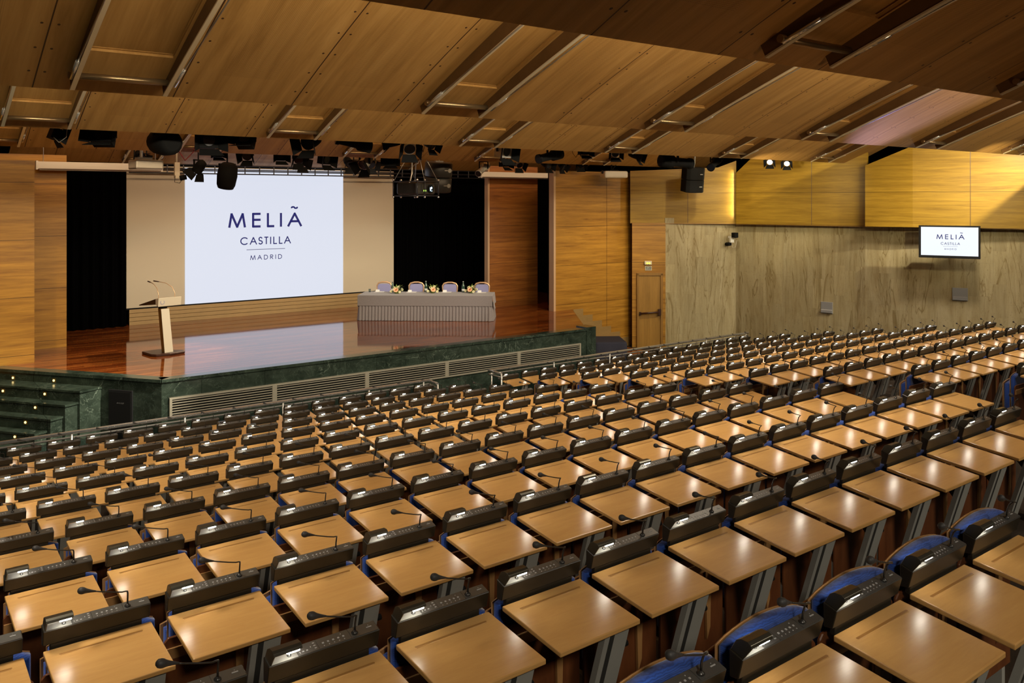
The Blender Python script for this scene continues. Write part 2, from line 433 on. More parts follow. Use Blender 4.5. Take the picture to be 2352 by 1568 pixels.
LOGO2 = [('C', 8.281, 8.499), ('A', 8.544, 8.749), ('S', 8.784, 8.914), ('T', 8.951, 9.078), ('I', 9.121, 9.154), ('L', 9.214, 9.328), ('L', 9.378, 9.488), ('A', 9.526, 9.732)]
LOGO3 = [('M', 8.557, 8.71), ('A', 8.759, 8.891), ('D', 8.945, 9.063), ('R', 9.123, 9.214), ('I', 9.271, 9.295), ('D', 9.353, 9.47)]
def logo(mb, F):
    for c, a, b in LOGO: letter(mb, c, a, b, 3.683, 4.092, .062, F)
    letter(mb, '~', 9.725, 9.945, 4.185, 4.275, .045, F)
    for c, a, b in LOGO2: letter(mb, c, a, b, 3.213, 3.427, .030, F)
    for c, a, b in LOGO3: letter(mb, c, a, b, 2.793, 2.925, .018, F)
    mb.add([F(8.455, 3.073), F(9.558, 3.073), F(9.558, 3.088), F(8.455, 3.088)], [(0, 1, 2, 3)], 1)

# ------------------------------------------------------------------ seating grid
SC = .52
RX0, RY0, RZ0, RD, RH, RSK = 16.214, 8.151, -3.593, 2.402, .418, .0122
BXR, BSK, BDZ, BP = 20.363, .0236, -.112, 1.0142
def left_pos(r, c):
    X = RX0 + c - 16
    return Vector((X * SC, (RY0 + RD * r + RSK * (X - RX0 + 8)) * SC, ZC + (RZ0 - RH * r) * SC - .82))
def right_pos(r, k):
    X = BXR + k * BP
    return Vector((X * SC, (RY0 + RD * r + BSK * (X - RX0 + 8)) * SC, ZC + (RZ0 - RH * r + BDZ) * SC - .82))
LEFT = {-2: (3, 7), -1: (1, 13), 0: (0, 16), 1: (1, 16), 2: (1, 16), 3: (1, 16), 4: (1, 16), 5: (2, 16), 6: (2, 16), 7: (2, 16), 8: (2, 16)}
RIGHT = {0: (0, 0), 1: (0, 6), 2: (0, 12), 3: (0, 15), 4: (0, 15), 5: (0, 15), 6: (0, 15), 7: (0, 15), 8: (0, 15)}

# tiers
def tiers(mb, x0, x1, dz, y_shift):
    for r in range(8, -8, -1):
        z = ZC + (RZ0 - RH * r + dz) * SC - .82
        y1 = (RY0 + RD * r) * SC + (.55 if r == 8 else .22) + y_shift; y0 = (RY0 + RD * (r - 1)) * SC + .22 + y_shift
        mb.box(x0, x1, y0, y1, -.3, z)
mb = MB()
tiers(mb, -9, 9.75, 0, 0); tiers(mb, 9.75, 21.3, BDZ * SC, .14)
mb.box(-9, 26, 14.6, 24.5, -.3, 0)
mb.box(21.3, 27, -4, 14.7, -.3, .01)
struct('floor', mb, M['carpet'], 'dark stepped hall floor under the desk rows')

# ------------------------------------------------------------------ the delegate desk
def make_desk(loc, rz, label, group, full=True):
    t = thing('delegate_desk', label, 'desk', loc, rz, group)
    m = MB(); th = .021
    m.prism([(.014, .732), (.014, .732 - th), (-.367, .690 - th), (-.367, .690)], 0, .447)
    top = m.build('tabletop', [M['desk']], t, bevel=.004, seg=2)
    m = MB()
    def on(x, y, d=.0008): return (x, y, .732 + (y - .014) * .1102 + d)
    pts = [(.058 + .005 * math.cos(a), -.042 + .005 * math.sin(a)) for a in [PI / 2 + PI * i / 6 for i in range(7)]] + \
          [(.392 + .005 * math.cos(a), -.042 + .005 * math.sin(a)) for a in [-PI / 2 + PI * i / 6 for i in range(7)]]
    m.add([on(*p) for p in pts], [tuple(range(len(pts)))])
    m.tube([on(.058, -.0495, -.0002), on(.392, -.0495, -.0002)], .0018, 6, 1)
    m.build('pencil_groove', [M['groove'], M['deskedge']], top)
    m = MB()
    def leg_at(k): return Vector((.345, -.325 + .20 * k, .672 - .672 * k))
    a, b = leg_at(0), leg_at(1); d = (b - a).normalized(); R = d.to_track_quat('Z', 'X').to_matrix().to_4x4()
    ctr = (a + b) / 2; L = (b - a).length
    axx = Vector((1, 0, 0)); ayy = d.cross(axx).normalized()
    def slab(cx, cy, w, dpt, mi):
        vs = [ctr + axx * (cx + sx * w / 2) + ayy * (cy + sy * dpt / 2) + d * (sz * L / 2) for sz in (-1, 1) for sy in (-1, 1) for sx in (-1, 1)]
        m.add(vs, [(0, 2, 3, 1), (4, 5, 7, 6), (0, 1, 5, 4), (2, 6, 7, 3), (0, 4, 6, 2), (1, 3, 7, 5)], mi)
    slab(.028, 0, .084, .03, 0); slab(-.028, .004, .028, .022, 1); slab(-.056, 0, .030, .03, 0)
    m.box(.27, .42, -.33, -.12, .655, .668, 1)
    m.prism([(-.30, .668), (-.10, .68), (-.16, .60), (-.25, .50)], .385, .392, 1)
    leg = m.build('leg', [M['legmetal'], M['legdark']], t)
    if full:
        m = MB(); m.cyl((.415, -.285, .56), (.445, -.285, .56), .015, n=10)
        m.build('adjusting_knob', [M['black']], leg)
    # console
    m = MB()
    m.prism([(0, .82), (.053, .8355), (.053, .748), (.018, .752)], 0, .443)
    m.box(.03, .41, .026, .048, .715, .75)
    con = m.build('console', [M['console']], t, bevel=.0025)
    sl = .0155 / .053
    def pan(x, y, d): return (x, y - d * sl, .82 + y * sl + d)
    m = MB()
    def plate(x0, x1, y0, y1, d, mi, q=m):
        vs = [pan(x0, y0, 0), pan(x1, y0, 0), pan(x1, y1, 0), pan(x0, y1, 0), pan(x0, y0, d), pan(x1, y0, d), pan(x1, y1, d), pan(x0, y1, d)]
        q.add(vs, [(3, 2, 1, 0), (4, 5, 6, 7), (0, 1, 5, 4), (1, 2, 6, 5), (2, 3, 7, 6), (3, 0, 4, 7)], mi)
    plate(.007, .112, .003, .050, .0016, 1); plate(.114, .195, .003, .050, .0016, 0); plate(.197, .325, .003, .050, .0016, 0); plate(.327, .439, .003, .050, .0016, 0)
    def key(x, y, w, h): plate(x + w * .15, x + w * .8, (y + h * .15) * 1.12, (y + h * .85) * 1.12, .003, 2, m)
    key(.130, .012, .011, .005); key(.146, .012, .010, .005); key(.121, .009, .004, .010)
    for i in range(3): key(.178, .010 + i * .011, .012, .005)
    key(.166, .020, .004, .006)
    for i in range(5): key(.212 + i * .0205, .018, .011, .008); key(.214 + i * .0205, .008, .005, .004)
    key(.212 + 4 * .0205 - .002, .032, .004, .004)
    key(.392, .022, .034, .005); key(.407, .031, .004, .003)
    cp = m.build('control_panel', [M['panel'], M['panelsilver'], M['button']], con)
    if full:
        m = MB(); nz = Vector((0, -sl, 1)).normalized(); R = nz.to_track_quat('Z', 'Y').to_matrix().to_4x4()
        m.lathe([(.0085, .002), (.0085, .004), (.005, .0045), (.004, .003)], 14, pan(.083, .020, 0), 0, R)
        m.lathe([(.0035, .002), (.0035, .0055), (.001, .006)], 10, pan(.083, .020, 0), 1, R)
        m.build('headphone_socket', [M['legdark'], M['chrome']], con)
    m = MB()
    prof = [(.036, .856), (.030, .871), (.014, .880), (-.014, .881), (-.026, .874), (-.029, .864), (-.025, .864), (-.022, .871), (-.012, .876), (.012, .875), (.026, .866), (.031, .856)]
    m.prism(prof, .009, .114, 0, 'x')
    m.prism([(.003, .821), (.051, .835), (.036, .862), (.030, .871), (.014, .880), (-.014, .881), (-.026, .874), (-.029, .864)], .005, .011)
    hood = m.build('lamp_hood', [M['hood']], con, bevel=.001)
    m = MB(); m.tube([(.060, -.016, .861), (.106, -.016, .861)], .0075, 8)
    m.build('lamp', [M['lamp']], con)
    # microphone
    m = MB()
    m.lathe([(.013, .0), (.013, .004), (.008, .007), (.006, .012)], 12, (.346, .022, .8275), 0)
    path = [(.346, .022, .832), (.346, .018, .865), (.344, .008, .892), (.338, -.008, .908), (.326, -.022, .916), (.310, -.031, .920), (.27, -.034, .932), (.22, -.037, .949), (.185, -.039, .962)]
    m.tube(path, [.0042, .004, .0038, .0035, .0032, .0031, .0031, .0031, .0034], 8)
    mic = m.build('microphone', [M['stem'], M['chrome']], t)
    m = MB()
    dd = Vector((-.05, -.003, .017)).normalized(); R = dd.to_track_quat('Z', 'Y').to_matrix().to_4x4()
    m.lathe([(.0035, -.012), (.0065, .010), (.0095, .026), (.0115, .033), (.0145, .041), (.0152, .049), (.0135, .058), (.008, .064), (.001, .066)], 14, (.188, -.039, .961), 0, R)
    m.build('microphone_head', [M['foam']], mic)
    return t

desk0 = None
def desk_label(block, r, n):
    return f'delegate desk with microphone console, {block} block, {ORD[9 - r]} row from stage, {ORD[n]} from aisle'
RZL, RZR = math.atan(RSK), math.atan(BSK)
for r, (a, b) in LEFT.items():
    for c in range(a, b + 1):
        lab = desk_label('lectern-side', r, 17 - c); p = left_pos(r, c)
        if desk0 is None: desk0 = make_desk(p, RZL, lab, 'delegate desks in rows')
        else: dup(desk0, p, RZL, lab)
for r, (a, b) in RIGHT.items():
    for k in range(a, b + 1):
        dup(desk0, right_pos(r, k), RZR, desk_label('wall-side', r, k + 1))

# ------------------------------------------------------------------ tip-up seats hung in front of each row of consoles
def make_seat(loc, rz, label, group):
    t = thing('auditorium_seat', label, 'seat', loc, rz, group)
    def arch(x0, x1, z0, z1, rise, n=10):
        return [(x0, z0), (x1, z0), (x1, z1)] + [(x0 + (x1 - x0) * (1 - i / n), z1 + rise * math.sin(PI * i / n) ** .75) for i in range(1, n)] + [(x0, z1)]
    m = MB(); m.prism([(.0, .22), (.495, .22), (.495, .80), (.475, .82), (.02, .82), (.0, .80)], .066, .080, 0, 'y')
    sh = m.build('back_shell', [M['shell']], t, bevel=.004)
    m = MB(); m.box(.002, .493, .055, .066, .72, .77); m.prism([(.335, .80), (.385, .80), (.375, .42), (.350, .36)], .053, .066, 0, 'y')
    m.build('back_rib', [M['shelllight']], sh)
    m = MB(); m.prism(arch(.035, .486, .50, .915, .038), .080, .132, 0, 'y', True)
    m.build('back_cushion', [M['blue']], t, bevel=.018, seg=3)
    m = MB(); m.prism(arch(.033, .488, .36, .912, .038), .132, .138, 0, 'y', True)
    m.build('back_rim', [M['shelllight']], t)
    m = MB(); m.prism(arch(.03, .44, .42, .82, .03), .139, .200, 0, 'y', True)
    st = m.build('seat_cushion', [M['blue']], t, bevel=.015, seg=3)
    m = MB(); m.prism(arch(.02, .45, .40, .83, .03), .200, .212, 0, 'y', True)
    m.build('seat_pan', [M['shelllight']], st)
    for x in (.0, .415):
        m = MB(); m.box(x, x + .03, .07, .18, 0, .45); m.build('pedestal', [M['legmetal']], t)
    return t
seat0 = None
def put_seat(r, p, rz, block, n):
    """seat of row r+1, standing just stage-side of the consoles of row r"""
    global seat0
    q = p.copy(); q.z -= RH * SC - (.11 if r == -2 else 0.0)
    lab = f'blue tip-up seat with wooden shell, {block} block, {ORD[8 - r]} row from stage, {ORD[n]} from aisle'
    if seat0 is None: seat0 = make_seat(q, rz, lab, 'blue tip-up seats')
    else: dup(seat0, q, rz, lab)
for r, (a, b) in LEFT.items():
    if r == 8: continue
    for c in range(a, b + 1):
        if r <= 2 or c >= 15: put_seat(r, left_pos(r, c), RZL, 'lectern-side', 17 - c)
for r, (a, b) in RIGHT.items():
    if r == 8: continue
    for k in range(a, b + 1):
        if r <= 1 or k <= 1: put_seat(r, right_pos(r, k), RZR, 'wall-side', k + 1)

# ------------------------------------------------------------------ handrails before the front rows
def rail(name, label, x0, x1, y, z, end, posts):
    t = thing(name, label, 'handrail', ((x0 + x1) / 2, y, 0))
    cx = (x0 + x1) / 2
    m = MB(); yb = -.42
    pts = [(x0 - cx, 0, z), (x1 - cx, 0, z)]
    if end == 'right': pts = pts + [(x1 - cx - .05, yb, z)]
    else: pts = [(x0 - cx + .03, yb, z)] + pts
    m.tube(pts, .028, 10)
    m.build('top_tube', [M['chrome']], t)
    m = MB(); m.tube([(a, b, c - .075) for a, b, c in pts], .016, 8)
    m.build('lower_tube', [M['steel']], t)
    for px in posts:
        m = MB(); m.cyl((px - cx, 0, 0.0), (px - cx, 0, z), .018, n=10); m.cyl((px - cx, 0, 0), (px - cx, 0, .02), .045, n=12)
        m.build('post', [M['steel']], t)
    ex = (x1 - cx - .05) if end == 'right' else (x0 - cx + .03)
    m = MB(); m.cyl((ex, yb, 0.0), (ex, yb, z), .018, n=10); m.cyl((ex, yb, .25), (ex, yb, z - .25), .03, n=10)
    m.build('post', [M['steel']], t)
    m = MB(); m.box(x0 - cx + .06, x1 - cx - .06, -.004, .004, .12, z - .12)
    m.build('glass_pane', [M['railglass']], t)
    return t
rail('handrail', 'long chrome handrail before the desks nearest the lectern', 0.6, 9.02, 14.72, .875, 'right', [.9, 2.6, 4.3, 6.0, 7.7, 8.9])
rail('handrail', 'chrome handrail ending against the stone wall, before the draped table', 10.52, 19.1, 14.78, .875, 'left', [10.6, 12.3, 14.0, 15.7, 17.4, 19.0])

# ------------------------------------------------------------------ stage
CHL = (2.0, 19.03); CHR = (16.55, 19.05)
poly = [(4.263, 15.972), (14.335, 15.972), CHR, (18.7, 19.05), (18.7, 23.9), (-4, 23.9), (-4, 19.03), CHL]
m = MB(); m.prism(poly, ST - .05, ST, 0, 'z')
o = struct('stage_floor', m, M['stage'], 'polished reddish plank floor of the stage')
m = MB()
def wallseg(mb, a, b, z0, z1, th, mi=0):
    a, b = Vector(a), Vector(b); d = (b - a).normalized(); n = Vector((-d.y, d.x)) * th
    vs = [(p.x, p.y, z) for z in (z0, z1) for p in (a, b, b + n, a + n)]
    mb.add(vs, [(3, 2, 1, 0), (4, 5, 6, 7), (0, 1, 5, 4), (1, 2, 6, 5), (2, 3, 7, 6), (3, 0, 4, 7)], mi)
F0 = (4.263, 15.972); F1 = (14.335, 15.972)
wallseg(m, F0, F1, 0, ST - .052, .25)
CA = Vector((-.594, .804)); CN = Vector((-.804, -.594)); C0 = Vector(F0)
CE = C0 + CA * 8
wallseg(m, CE, C0, 0, ST - .052, .25)
wallseg(m, F1, CHR, 0, ST - .052, .25)
struct('wall_stage', m, M['marble'], 'green marble face of the stage')
m = MB()      # lip along the stage edge
def lip(a, b):
    a, b = Vector(a), Vector(b); d = (b - a).normalized(); n = Vector((d.y, -d.x)) * .03
    q = Vector((-d.y, d.x)) * .22
    vs = [(p.x, p.y, z) for z in (ST - .052, ST + .004) for p in (a + n, b + n, b + q, a + q)]
    m.add(vs, [(3, 2, 1, 0), (4, 5, 6, 7), (0, 1, 5, 4), (1, 2, 6, 5), (2, 3, 7, 6), (3, 0, 4, 7)])
lip(F0, F1); lip(CE, C0)
struct('trim_1', m, M['marble'], 'green marble lip of the stage edge')
m = MB(); m.box(14.335, 14.64, 15.955, 16.35, 0, ST + .03)
struct('trim_2', m, [M['marble']], 'dark marble pier closing the stage front')

# ventilation grilles
gx = [4.389, 6.326, 8.289, 10.229, 12.207, 14.124]
which = ['below the lectern', 'second from the lectern', 'in the middle of the stage front', 'below the skirted table', 'next to the marble pier']
for i in range(5):
    x0, x1 = gx[i], gx[i + 1]; w = x1 - x0
    t = thing('ventilation_grille', f'long aluminium louvre grille in the stage front, {which[i]}', 'grille', (x0, 15.96, .6), 0, 'stage front grilles')
    m = MB(); z0, z1 = .0, .325
    m.box(0, w, -.03, .0, z1 - .025, z1 + .01); m.box(0, w, -.03, .0, z0 - .02, z0 + .012); m.box(0, .045, -.035, 0, z0, z1); m.box(w - .045, w, -.035, 0, z0, z1)
    m.build('frame', [M['grillegrey']], t)
    m = MB()
    for k in range(6):
        z = z0 + .035 + k * .046
        m.prism([(-.028, z), (-.004, z + .012), (-.004, z + .016), (-.028, z + .013)], .045, w - .045)
    m.build('louvre', [M['grillegrey']], t)
    m = MB(); m.box(.04, w - .04, -.003, -.0005, z0 + .012, z1 - .02); m.build('backing', [M['void']], t)

# marble steps beside the lectern
offs = [.0, .40, .64, .87, 1.10, 1.33]
ends = [1.40, 1.40, 1.49, 1.58, 1.69, 1.80]
m = MB()
for k in range(1, 6):
    z = ST - .2 * k; o0 = 0.0; o1 = offs[k]; e = ends[k]
    P = [C0 + CA * a + CN * n for a, n in ((e - .14 * 0, o1), (7.5, o1), (7.5, o0), (e - .1, o0))]
    vs = [(p.x, p.y, zz) for zz in (0, z - .035) for p in P]
    fs = [(0, 1, 2, 3), (7, 6, 5, 4), (0, 4, 5, 1), (1, 5, 6, 2), (2, 6, 7, 3), (3, 7, 4, 0)]
    m.add(vs, fs)
    P = [C0 + CA * a + CN * n for a, n in ((e - .025, o1 + .025), (7.5, o1 + .025), (7.5, o0), (e - .12, o0))]
    vs = [(p.x, p.y, zz) for zz in (z - .035, z) for p in P]
    m.add(vs, fs)
struct('stairs', m, M['marble'], 'green marble steps climbing to the stage')
sl_pos = [(3.3, 0, 1.115), (2.35, 0, 1.12), (3.11, .40, .965), (2.16, .40, .97), (2.13, .64, .785), (2.11, .87, .58), (2.10, 1.10, .39)]
sl_name = ['top riser, farther from the lectern', 'top riser, nearer the lectern', 'second riser, farther from the lectern', 'second riser, nearer the lectern', 'third riser down', 'fourth riser down', 'lowest riser seen']
sang = math.atan2(CA.y, CA.x) + PI
for (a, n, z), nm in zip(sl_pos, sl_name):
    p = C0 + CA * a + CN * (n + .001)
    t = thing('step_light', f'small square brass step light in the marble steps, {nm}', 'step light', (p.x, p.y, z), sang, 'brass step lights')
    m = MB(); m.box(-.04, .04, -.012, 0, -.04, .04); m.build('plate', [M['brass']], t)
    m = MB(); m.lathe([(.022, 0), (.02, .008), (.001, .010)], 12, (0, -.012, 0), 0, Matrix.Rotation(PI / 2, 4, 'X')); m.build('bulb', [M['brassglow']], t)

# loudspeaker let into the marble
a0, a1 = 1.115, .60
pc = C0 + CA * ((a0 + a1) / 2) + CN * .002
t = thing('floor_loudspeaker', 'black loudspeaker let into the green marble beside the steps', 'loudspeaker', (pc.x, pc.y, .02), sang)
w = a0 - a1
m = MB(); m.box(-w / 2, w / 2, -.03, .0, 0, 1.02); m.build('cabinet', [M['blackgloss']], t, bevel=.006)
m = MB(); m.box(-w / 2 + .03, w / 2 - .03, -.036, -.031, .04, .98); gr = m.build('cloth_front', [M['black']], t)
m = MB(); word(m, 'BOSE', -.07, .08, .775, .80, .006, lambda x, z: (x, -.0365, z), 0, .18, .012); m.build('brand_lettering', [M['bosegrey']], gr)

# steps and stepped skirting at the other end, against the veneered wall
m = MB()
for k in range(5):
    m.box(16.55 + .37 * k, 16.55 + .37 * (k + 1), 17.75, 18.93, 0, max(.03, ST - .2 * (k + 1) - .70))
struct('stairs.001', m, M['stage'], 'wooden steps down from the stage along the veneered wall')
m = MB(); n = 6
prof = []
for k in range(6):
    x = 16.508 + .373 * k; z = ST + .0 - .2 * k
    prof += [(x, z), (x + .373, z)]
low = [(16.508 + .373 * 6, 0), (16.508, 0)]
m.prism(prof + low, 18.945, 18.96, 0, 'y')
struct('baseboard_right', m, M['skirt'], 'stepped wooden skirting along the side steps')

# ------------------------------------------------------------------ stage walls and screen
m = MB(); m.box(-4.2, 2.721, 19.12, 19.3, -.0, 5.22)
struct('wall_left', m, M['wallwood'], 'veneered wing wall beside the lectern')
m = MB(); m.box(1.9, 3.575, 20.79, 20.94, ST, 5.42)
struct('wall_left.001', m, M['wallwood'], 'second veneered wing wall behind the lectern')
m = MB(); m.box(14.76, 16.62, 20.75, 20.9, ST, 5.45)
struct('wall_right', m, M['wallred'], 'veneered wing wall behind the skirted table')
m = MB(); m.box(14.74, 14.80, 20.74, 20.91, ST, 5.45)
struct('trim_3', m, M['pale'], 'lit edge of the wing wall')
m = MB(); m.box(15.84, 18.86, 18.96, 19.16, 0, 5.28)
struct('wall_right.001', m, M['wallwood'], 'veneered front wall beside the door')
m = MB(); m.box(15.77, 15.845, 18.955, 19.165, ST, 5.28)
struct('trim_4', m, M['pale'], 'lit edge of the veneered front wall')
m = MB(); m.box(17.83, 17.838, 18.955, 18.962, 0, 5.28)
struct('trim_5', m, M['flapside'], 'joint between the veneer panels')
m = MB(); m.box(-9, 27, 23.92, 24.1, 0, 8.5)
struct('wall_back', m, M['void'], 'black back wall of the stage')
m = MB(); m.box(-9, 27, -4.2, -4.0, 0, 8.5); m.box(-9.2, -9, -4, 24, 0, 8.5); m.box(27, 27.2, -4, 24, 0, 8.5)
struct('wall_rear', m, M['void'], 'dark walls of the hall behind the camera')
m = MB(); m.box(-9.2, 27.2, -4.2, 24.1, 8.5, 8.6)
struct('ceiling_void', m, M['void'], 'black void above the ceiling panels')
# slatted base below the screen
m = MB()
for k in range(4):
    m.box(5.44, 13.0, 23.30, 23.45, ST + .002 + k * .102, ST + .094 + k * .102)
m.box(5.44, 13.0, 23.34, 23.45, ST, ST + .40)
struct('trim_6', m, M['trim'], 'pale slatted base below the screen')

t = thing('projection_screen', 'huge beige projection screen showing a white slide with a hotel logo', 'screen', (9.2, 23.32, ST))
m = MB(); m.box(-3.83, 3.84, 0, .04, .43, 4.05); m.build('screen_cloth', [M['screencloth']], t)
m = MB(); m.box(-3.86, 3.87, -.015, .05, .395, .435); m.build('bottom_bar', [M['black']], t)
m = MB(); m.box(-3.83, 3.84, -.006, -.003, 3.18, 3.192); m.build('cloth_seam', [M['screencloth']], t)
m = MB(); m.add([(6.811 - 9.2, -.012, .435), (11.345 - 9.2, -.012, .435), (11.345 - 9.2, -.012, 4.02), (6.811 - 9.2, -.012, 4.02)], [(0, 1, 2, 3)])
im = m.build('projected_slide', [M['image']], t)
m = MB(); logo(m, lambda x, z: (x - 9.2, -.016, z - ST)); m.build('logo_lettering', [M['logo'], M['logoline']], im)

def curtain(label, x0, x1, y, z0, z1, mat, wl=.22):
    m = MB(); n = int((x1 - x0) / wl * 8); vs = []
    for z in (z0, z1):
        for i in range(n + 1):
            x = x0 + (x1 - x0) * i / n; vs.append((x, y + .06 * math.sin(2 * PI * i / 8), z))
    m.add(vs, [(i, i + 1, n + 2 + i, n + 1 + i) for i in range(n)], 0, True)
    return tag(m.build('stage_curtain', [mat]), label, 'curtain', 'black stage curtains')
curtain('tall black velvet curtain between the wing wall and the screen', 3.3, 5.36, 23.2, ST + .005, 5.25, M['curtain'])
curtain('tall black velvet curtain behind the chairs of the skirted table', 13.09, 16.95, 23.25, ST + .005, 5.35, M['curtain'])
curtain('narrow dark sheet filling the black gap beside the front wall', 16.35, 16.9, 19.9, ST + .05, 5.3, M['gapdark'], .15)  # dark sheet put into the gap between the walls to make it black

t = thing('lighting_truss', 'thin black truss running along the top of the screen', 'truss', (9.2, 22.75, 5.19))
m = MB()
for z in (-.06, .05, .16): m.cyl((-3.9, 0, z), (7.3, 0, z), .016, n=8)
for z in (.02, .17): m.cyl((-3.9, .16, z), (7.3, .16, z), .014, n=8)
m.build('chord', [M['truss']], t)
for i in range(28):
    m = MB(); m.box(-3.8 + i * .4, -3.775 + i * .4, -.012, .012, -.07, .17); m.build('strut', [M['truss']], t)

# rolled screen housings
for lab, x0, x1 in (('long cream screen housing hanging before the wing wall by the lectern', 2.957, 5.463), ('cream screen housing hanging before the wing wall by the skirted table', 14.3, 16.97)):
    t = thing('screen_housing', lab, 'screen housing', ((x0 + x1) / 2, 20.5, 5.09), 0, 'rolled screen housings')
    w = (x1 - x0) / 2
    m = MB(); m.box(-w, w, -.07, .07, .02, .17); m.box(-w, w, -.078, -.07, .02, .06); m.build('case', [M['white']], t, bevel=.01)
    m = MB(); m.box(-w + .05, w - .05, -.02, .02, -.012, .02); m.build('slot_bar', [M['white']], t)
    for sx in (-w, w):
        m = MB(); m.box(sx - .02, sx + .02, -.08, .08, .0, .185); m.build('end_cap', [M['white']], t)
        m = MB(); m.cyl((sx * .9, 0, .17), (sx * .9, 0, .9), .008, n=6); m.build('hanging_wire', [M['steel']], t)

# ------------------------------------------------------------------ wall with the door, stone wall, upper veneer
def poly_wall(name, pts, z0, tops, mat, label, thick=.1, zseg=None):
    """vertical wall along plan points, outer side thickness; tops: height at each point"""
    m = MB(); uv = []; L = 0
    P = [Vector(p) for p in pts]
    for i in range(len(P) - 1):
        a, b = P[i], P[i + 1]; d = (b - a).normalized(); n = Vector((-d.y, d.x)) * thick; l = (b - a).length
        vs = [(a.x, a.y, z0), (b.x, b.y, z0), (b.x, b.y, tops[i + 1]), (a.x, a.y, tops[i]),
              (a.x + n.x, a.y + n.y, z0), (b.x + n.x, b.y + n.y, z0), (b.x + n.x, b.y + n.y, tops[i + 1]), (a.x + n.x, a.y + n.y, tops[i])]
        m.add(vs, [(0, 1, 2, 3), (5, 4, 7, 6), (4, 0, 3, 7), (1, 5, 6, 2), (3, 2, 6, 7), (4, 5, 1, 0)])
        uv += [(L, z0), (L + l, z0), (L + l, tops[i + 1]), (L, tops[i]), (L - thick, z0), (L + l + thick, z0), (L + l + thick, tops[i + 1]), (L - thick, tops[i])]
        L += l
    return struct(name, m, mat, label, uvs=uv)
DW0, DW1 = (18.603, 18.663), (19.41, 18.06)
poly_wall('wall_door', [DW0, DW1], 0, [3.75, 3.75], M['wallwood'], 'veneered wall around the door')
ST_PTS = [(19.40, 18.07), (21.13, 16.81), (21.98, 13.10), (23.52, 9.36), (24.9, 6.0)]
poly_wall('wall_stone', ST_PTS, 0, [3.9] * 5, M['stone'], 'travertine wall with brown vertical veins')
UP = ['A', 'B', 'C']
poly_wall('wall_upper', [(18.62, 18.76), (20.62, 17.06), (21.03, 16.71)], 3.735, [5.32, 5.42, 5.62], M['wallwood2'], 'upper veneered panel over the door')
poly_wall('wall_upper.001', [(20.87, 16.59), (20.98, 16.11), (21.80, 12.93)], 3.735, [5.25, 5.68, 6.5], M['wallwood2'], 'middle upper veneered panel, set forward')
poly_wall('wall_upper.002', [(21.56, 12.85), (21.96, 11.75), (23.4, 8.85), (24.8, 6.0)], 3.735, [5.37, 5.86, 7.0, 7.8], M['wallwood2'], 'upper veneered panel over the monitor')
m = MB()
for a, b in (((18.66, 18.70), (21.0, 16.70)), ((20.88, 16.60), (21.80, 12.94)), ((21.58, 12.86), (23.38, 8.85))):
    wallseg(m, a, b, 3.715, 3.736, .35)
struct('trim_7', m, M['frame'], 'underside edge of the upper veneer')

m = MB()
for (x, y), (ex, ey), z1 in (((19.93, 17.646), (.762, -.647), 5.36), ((21.42, 14.40), (.25, -.968), 6.05), ((22.55, 10.56), (.445, -.896), 6.3)):
    wallseg(m, (x - ey * -.004, y), (x + ex * .012, y + ey * .012), 3.74, z1, .02)
struct('trim_8', m, M['flapside'], 'vertical joints in the upper veneer')
dd = (Vector(DW1) - Vector(DW0)).normalized(); dang = math.atan2(dd.y, dd.x)
def at_door(s_, off=.0): p = Vector(DW0) + dd * s_; q = Vector((dd.y, -dd.x)) * off; return (p.x + q.x, p.y + q.y)
p = at_door(.135, .005)
t = thing('door_1', 'veneered exit door with a dark push bar in the corner by the stone wall', 'door', (p[0], p[1], 0), dang)
t['kind'] = 'structure'
m = MB(); m.box(.06, .72, -.02, .01, .0, 2.165); lf = m.build('leaf', [M['doorwood']], t)
m = MB(); m.box(0, .065, -.05, .01, 0, 2.23); m.box(.715, .785, -.05, .01, 0, 2.23); m.box(0, .785, -.05, .01, 2.165, 2.245); m.build('door_frame', [M['frame']], t, bevel=.004)
m = MB(); m.box(.385, .393, -.024, -.02, 0, 2.165); m.build('middle_seam', [M['doorwood']], lf)
m = MB(); m.cyl((.10, -.10, 1.03), (.66, -.10, 1.07), .028, n=10); m.box(.64, .72, -.115, -.02, .98, 1.16); m.box(.08, .13, -.11, -.02, .99, 1.07)
m.build('push_bar', [M['lecdark']], lf)
p = at_door(.475, .006)
t = thing('emergency_lamp', 'small cream emergency lamp with two yellow bulbs above the door', 'emergency lamp', (p[0], p[1], 2.55), dang)
m = MB(); m.box(-.11, .11, -.05, 0, -.055, .055); m.build('case', [M['cream']], t, bevel=.006)
for sx in (-.03, .04):
    m = MB(); m.ball((sx, -.052, -.012), .026, 8); m.build('bulb', [M['yellowglow']], t)
p = at_door(.49, .006)
t = thing('exit_sign', 'small dark exit sign with white border above the door frame', 'sign', (p[0], p[1], 2.385), dang)
m = MB(); m.box(-.10, .10, -.012, 0, -.065, .065); pl = m.build('plate', [M['cream']], t)
m = MB(); m.box(-.083, .083, -.0135, -.0115, -.05, .05); m.build('face', [M['signdark']], t)
m = MB(); word(m, 'SALIDA DE', -.065, .065, .006, .034, .006, lambda x, z: (x, -.0145, z)); word(m, 'EMERGENCIA', -.075, .075, -.036, -.010, .006, lambda x, z: (x, -.0145, z)); m.build('lettering', [M['paper']], t)

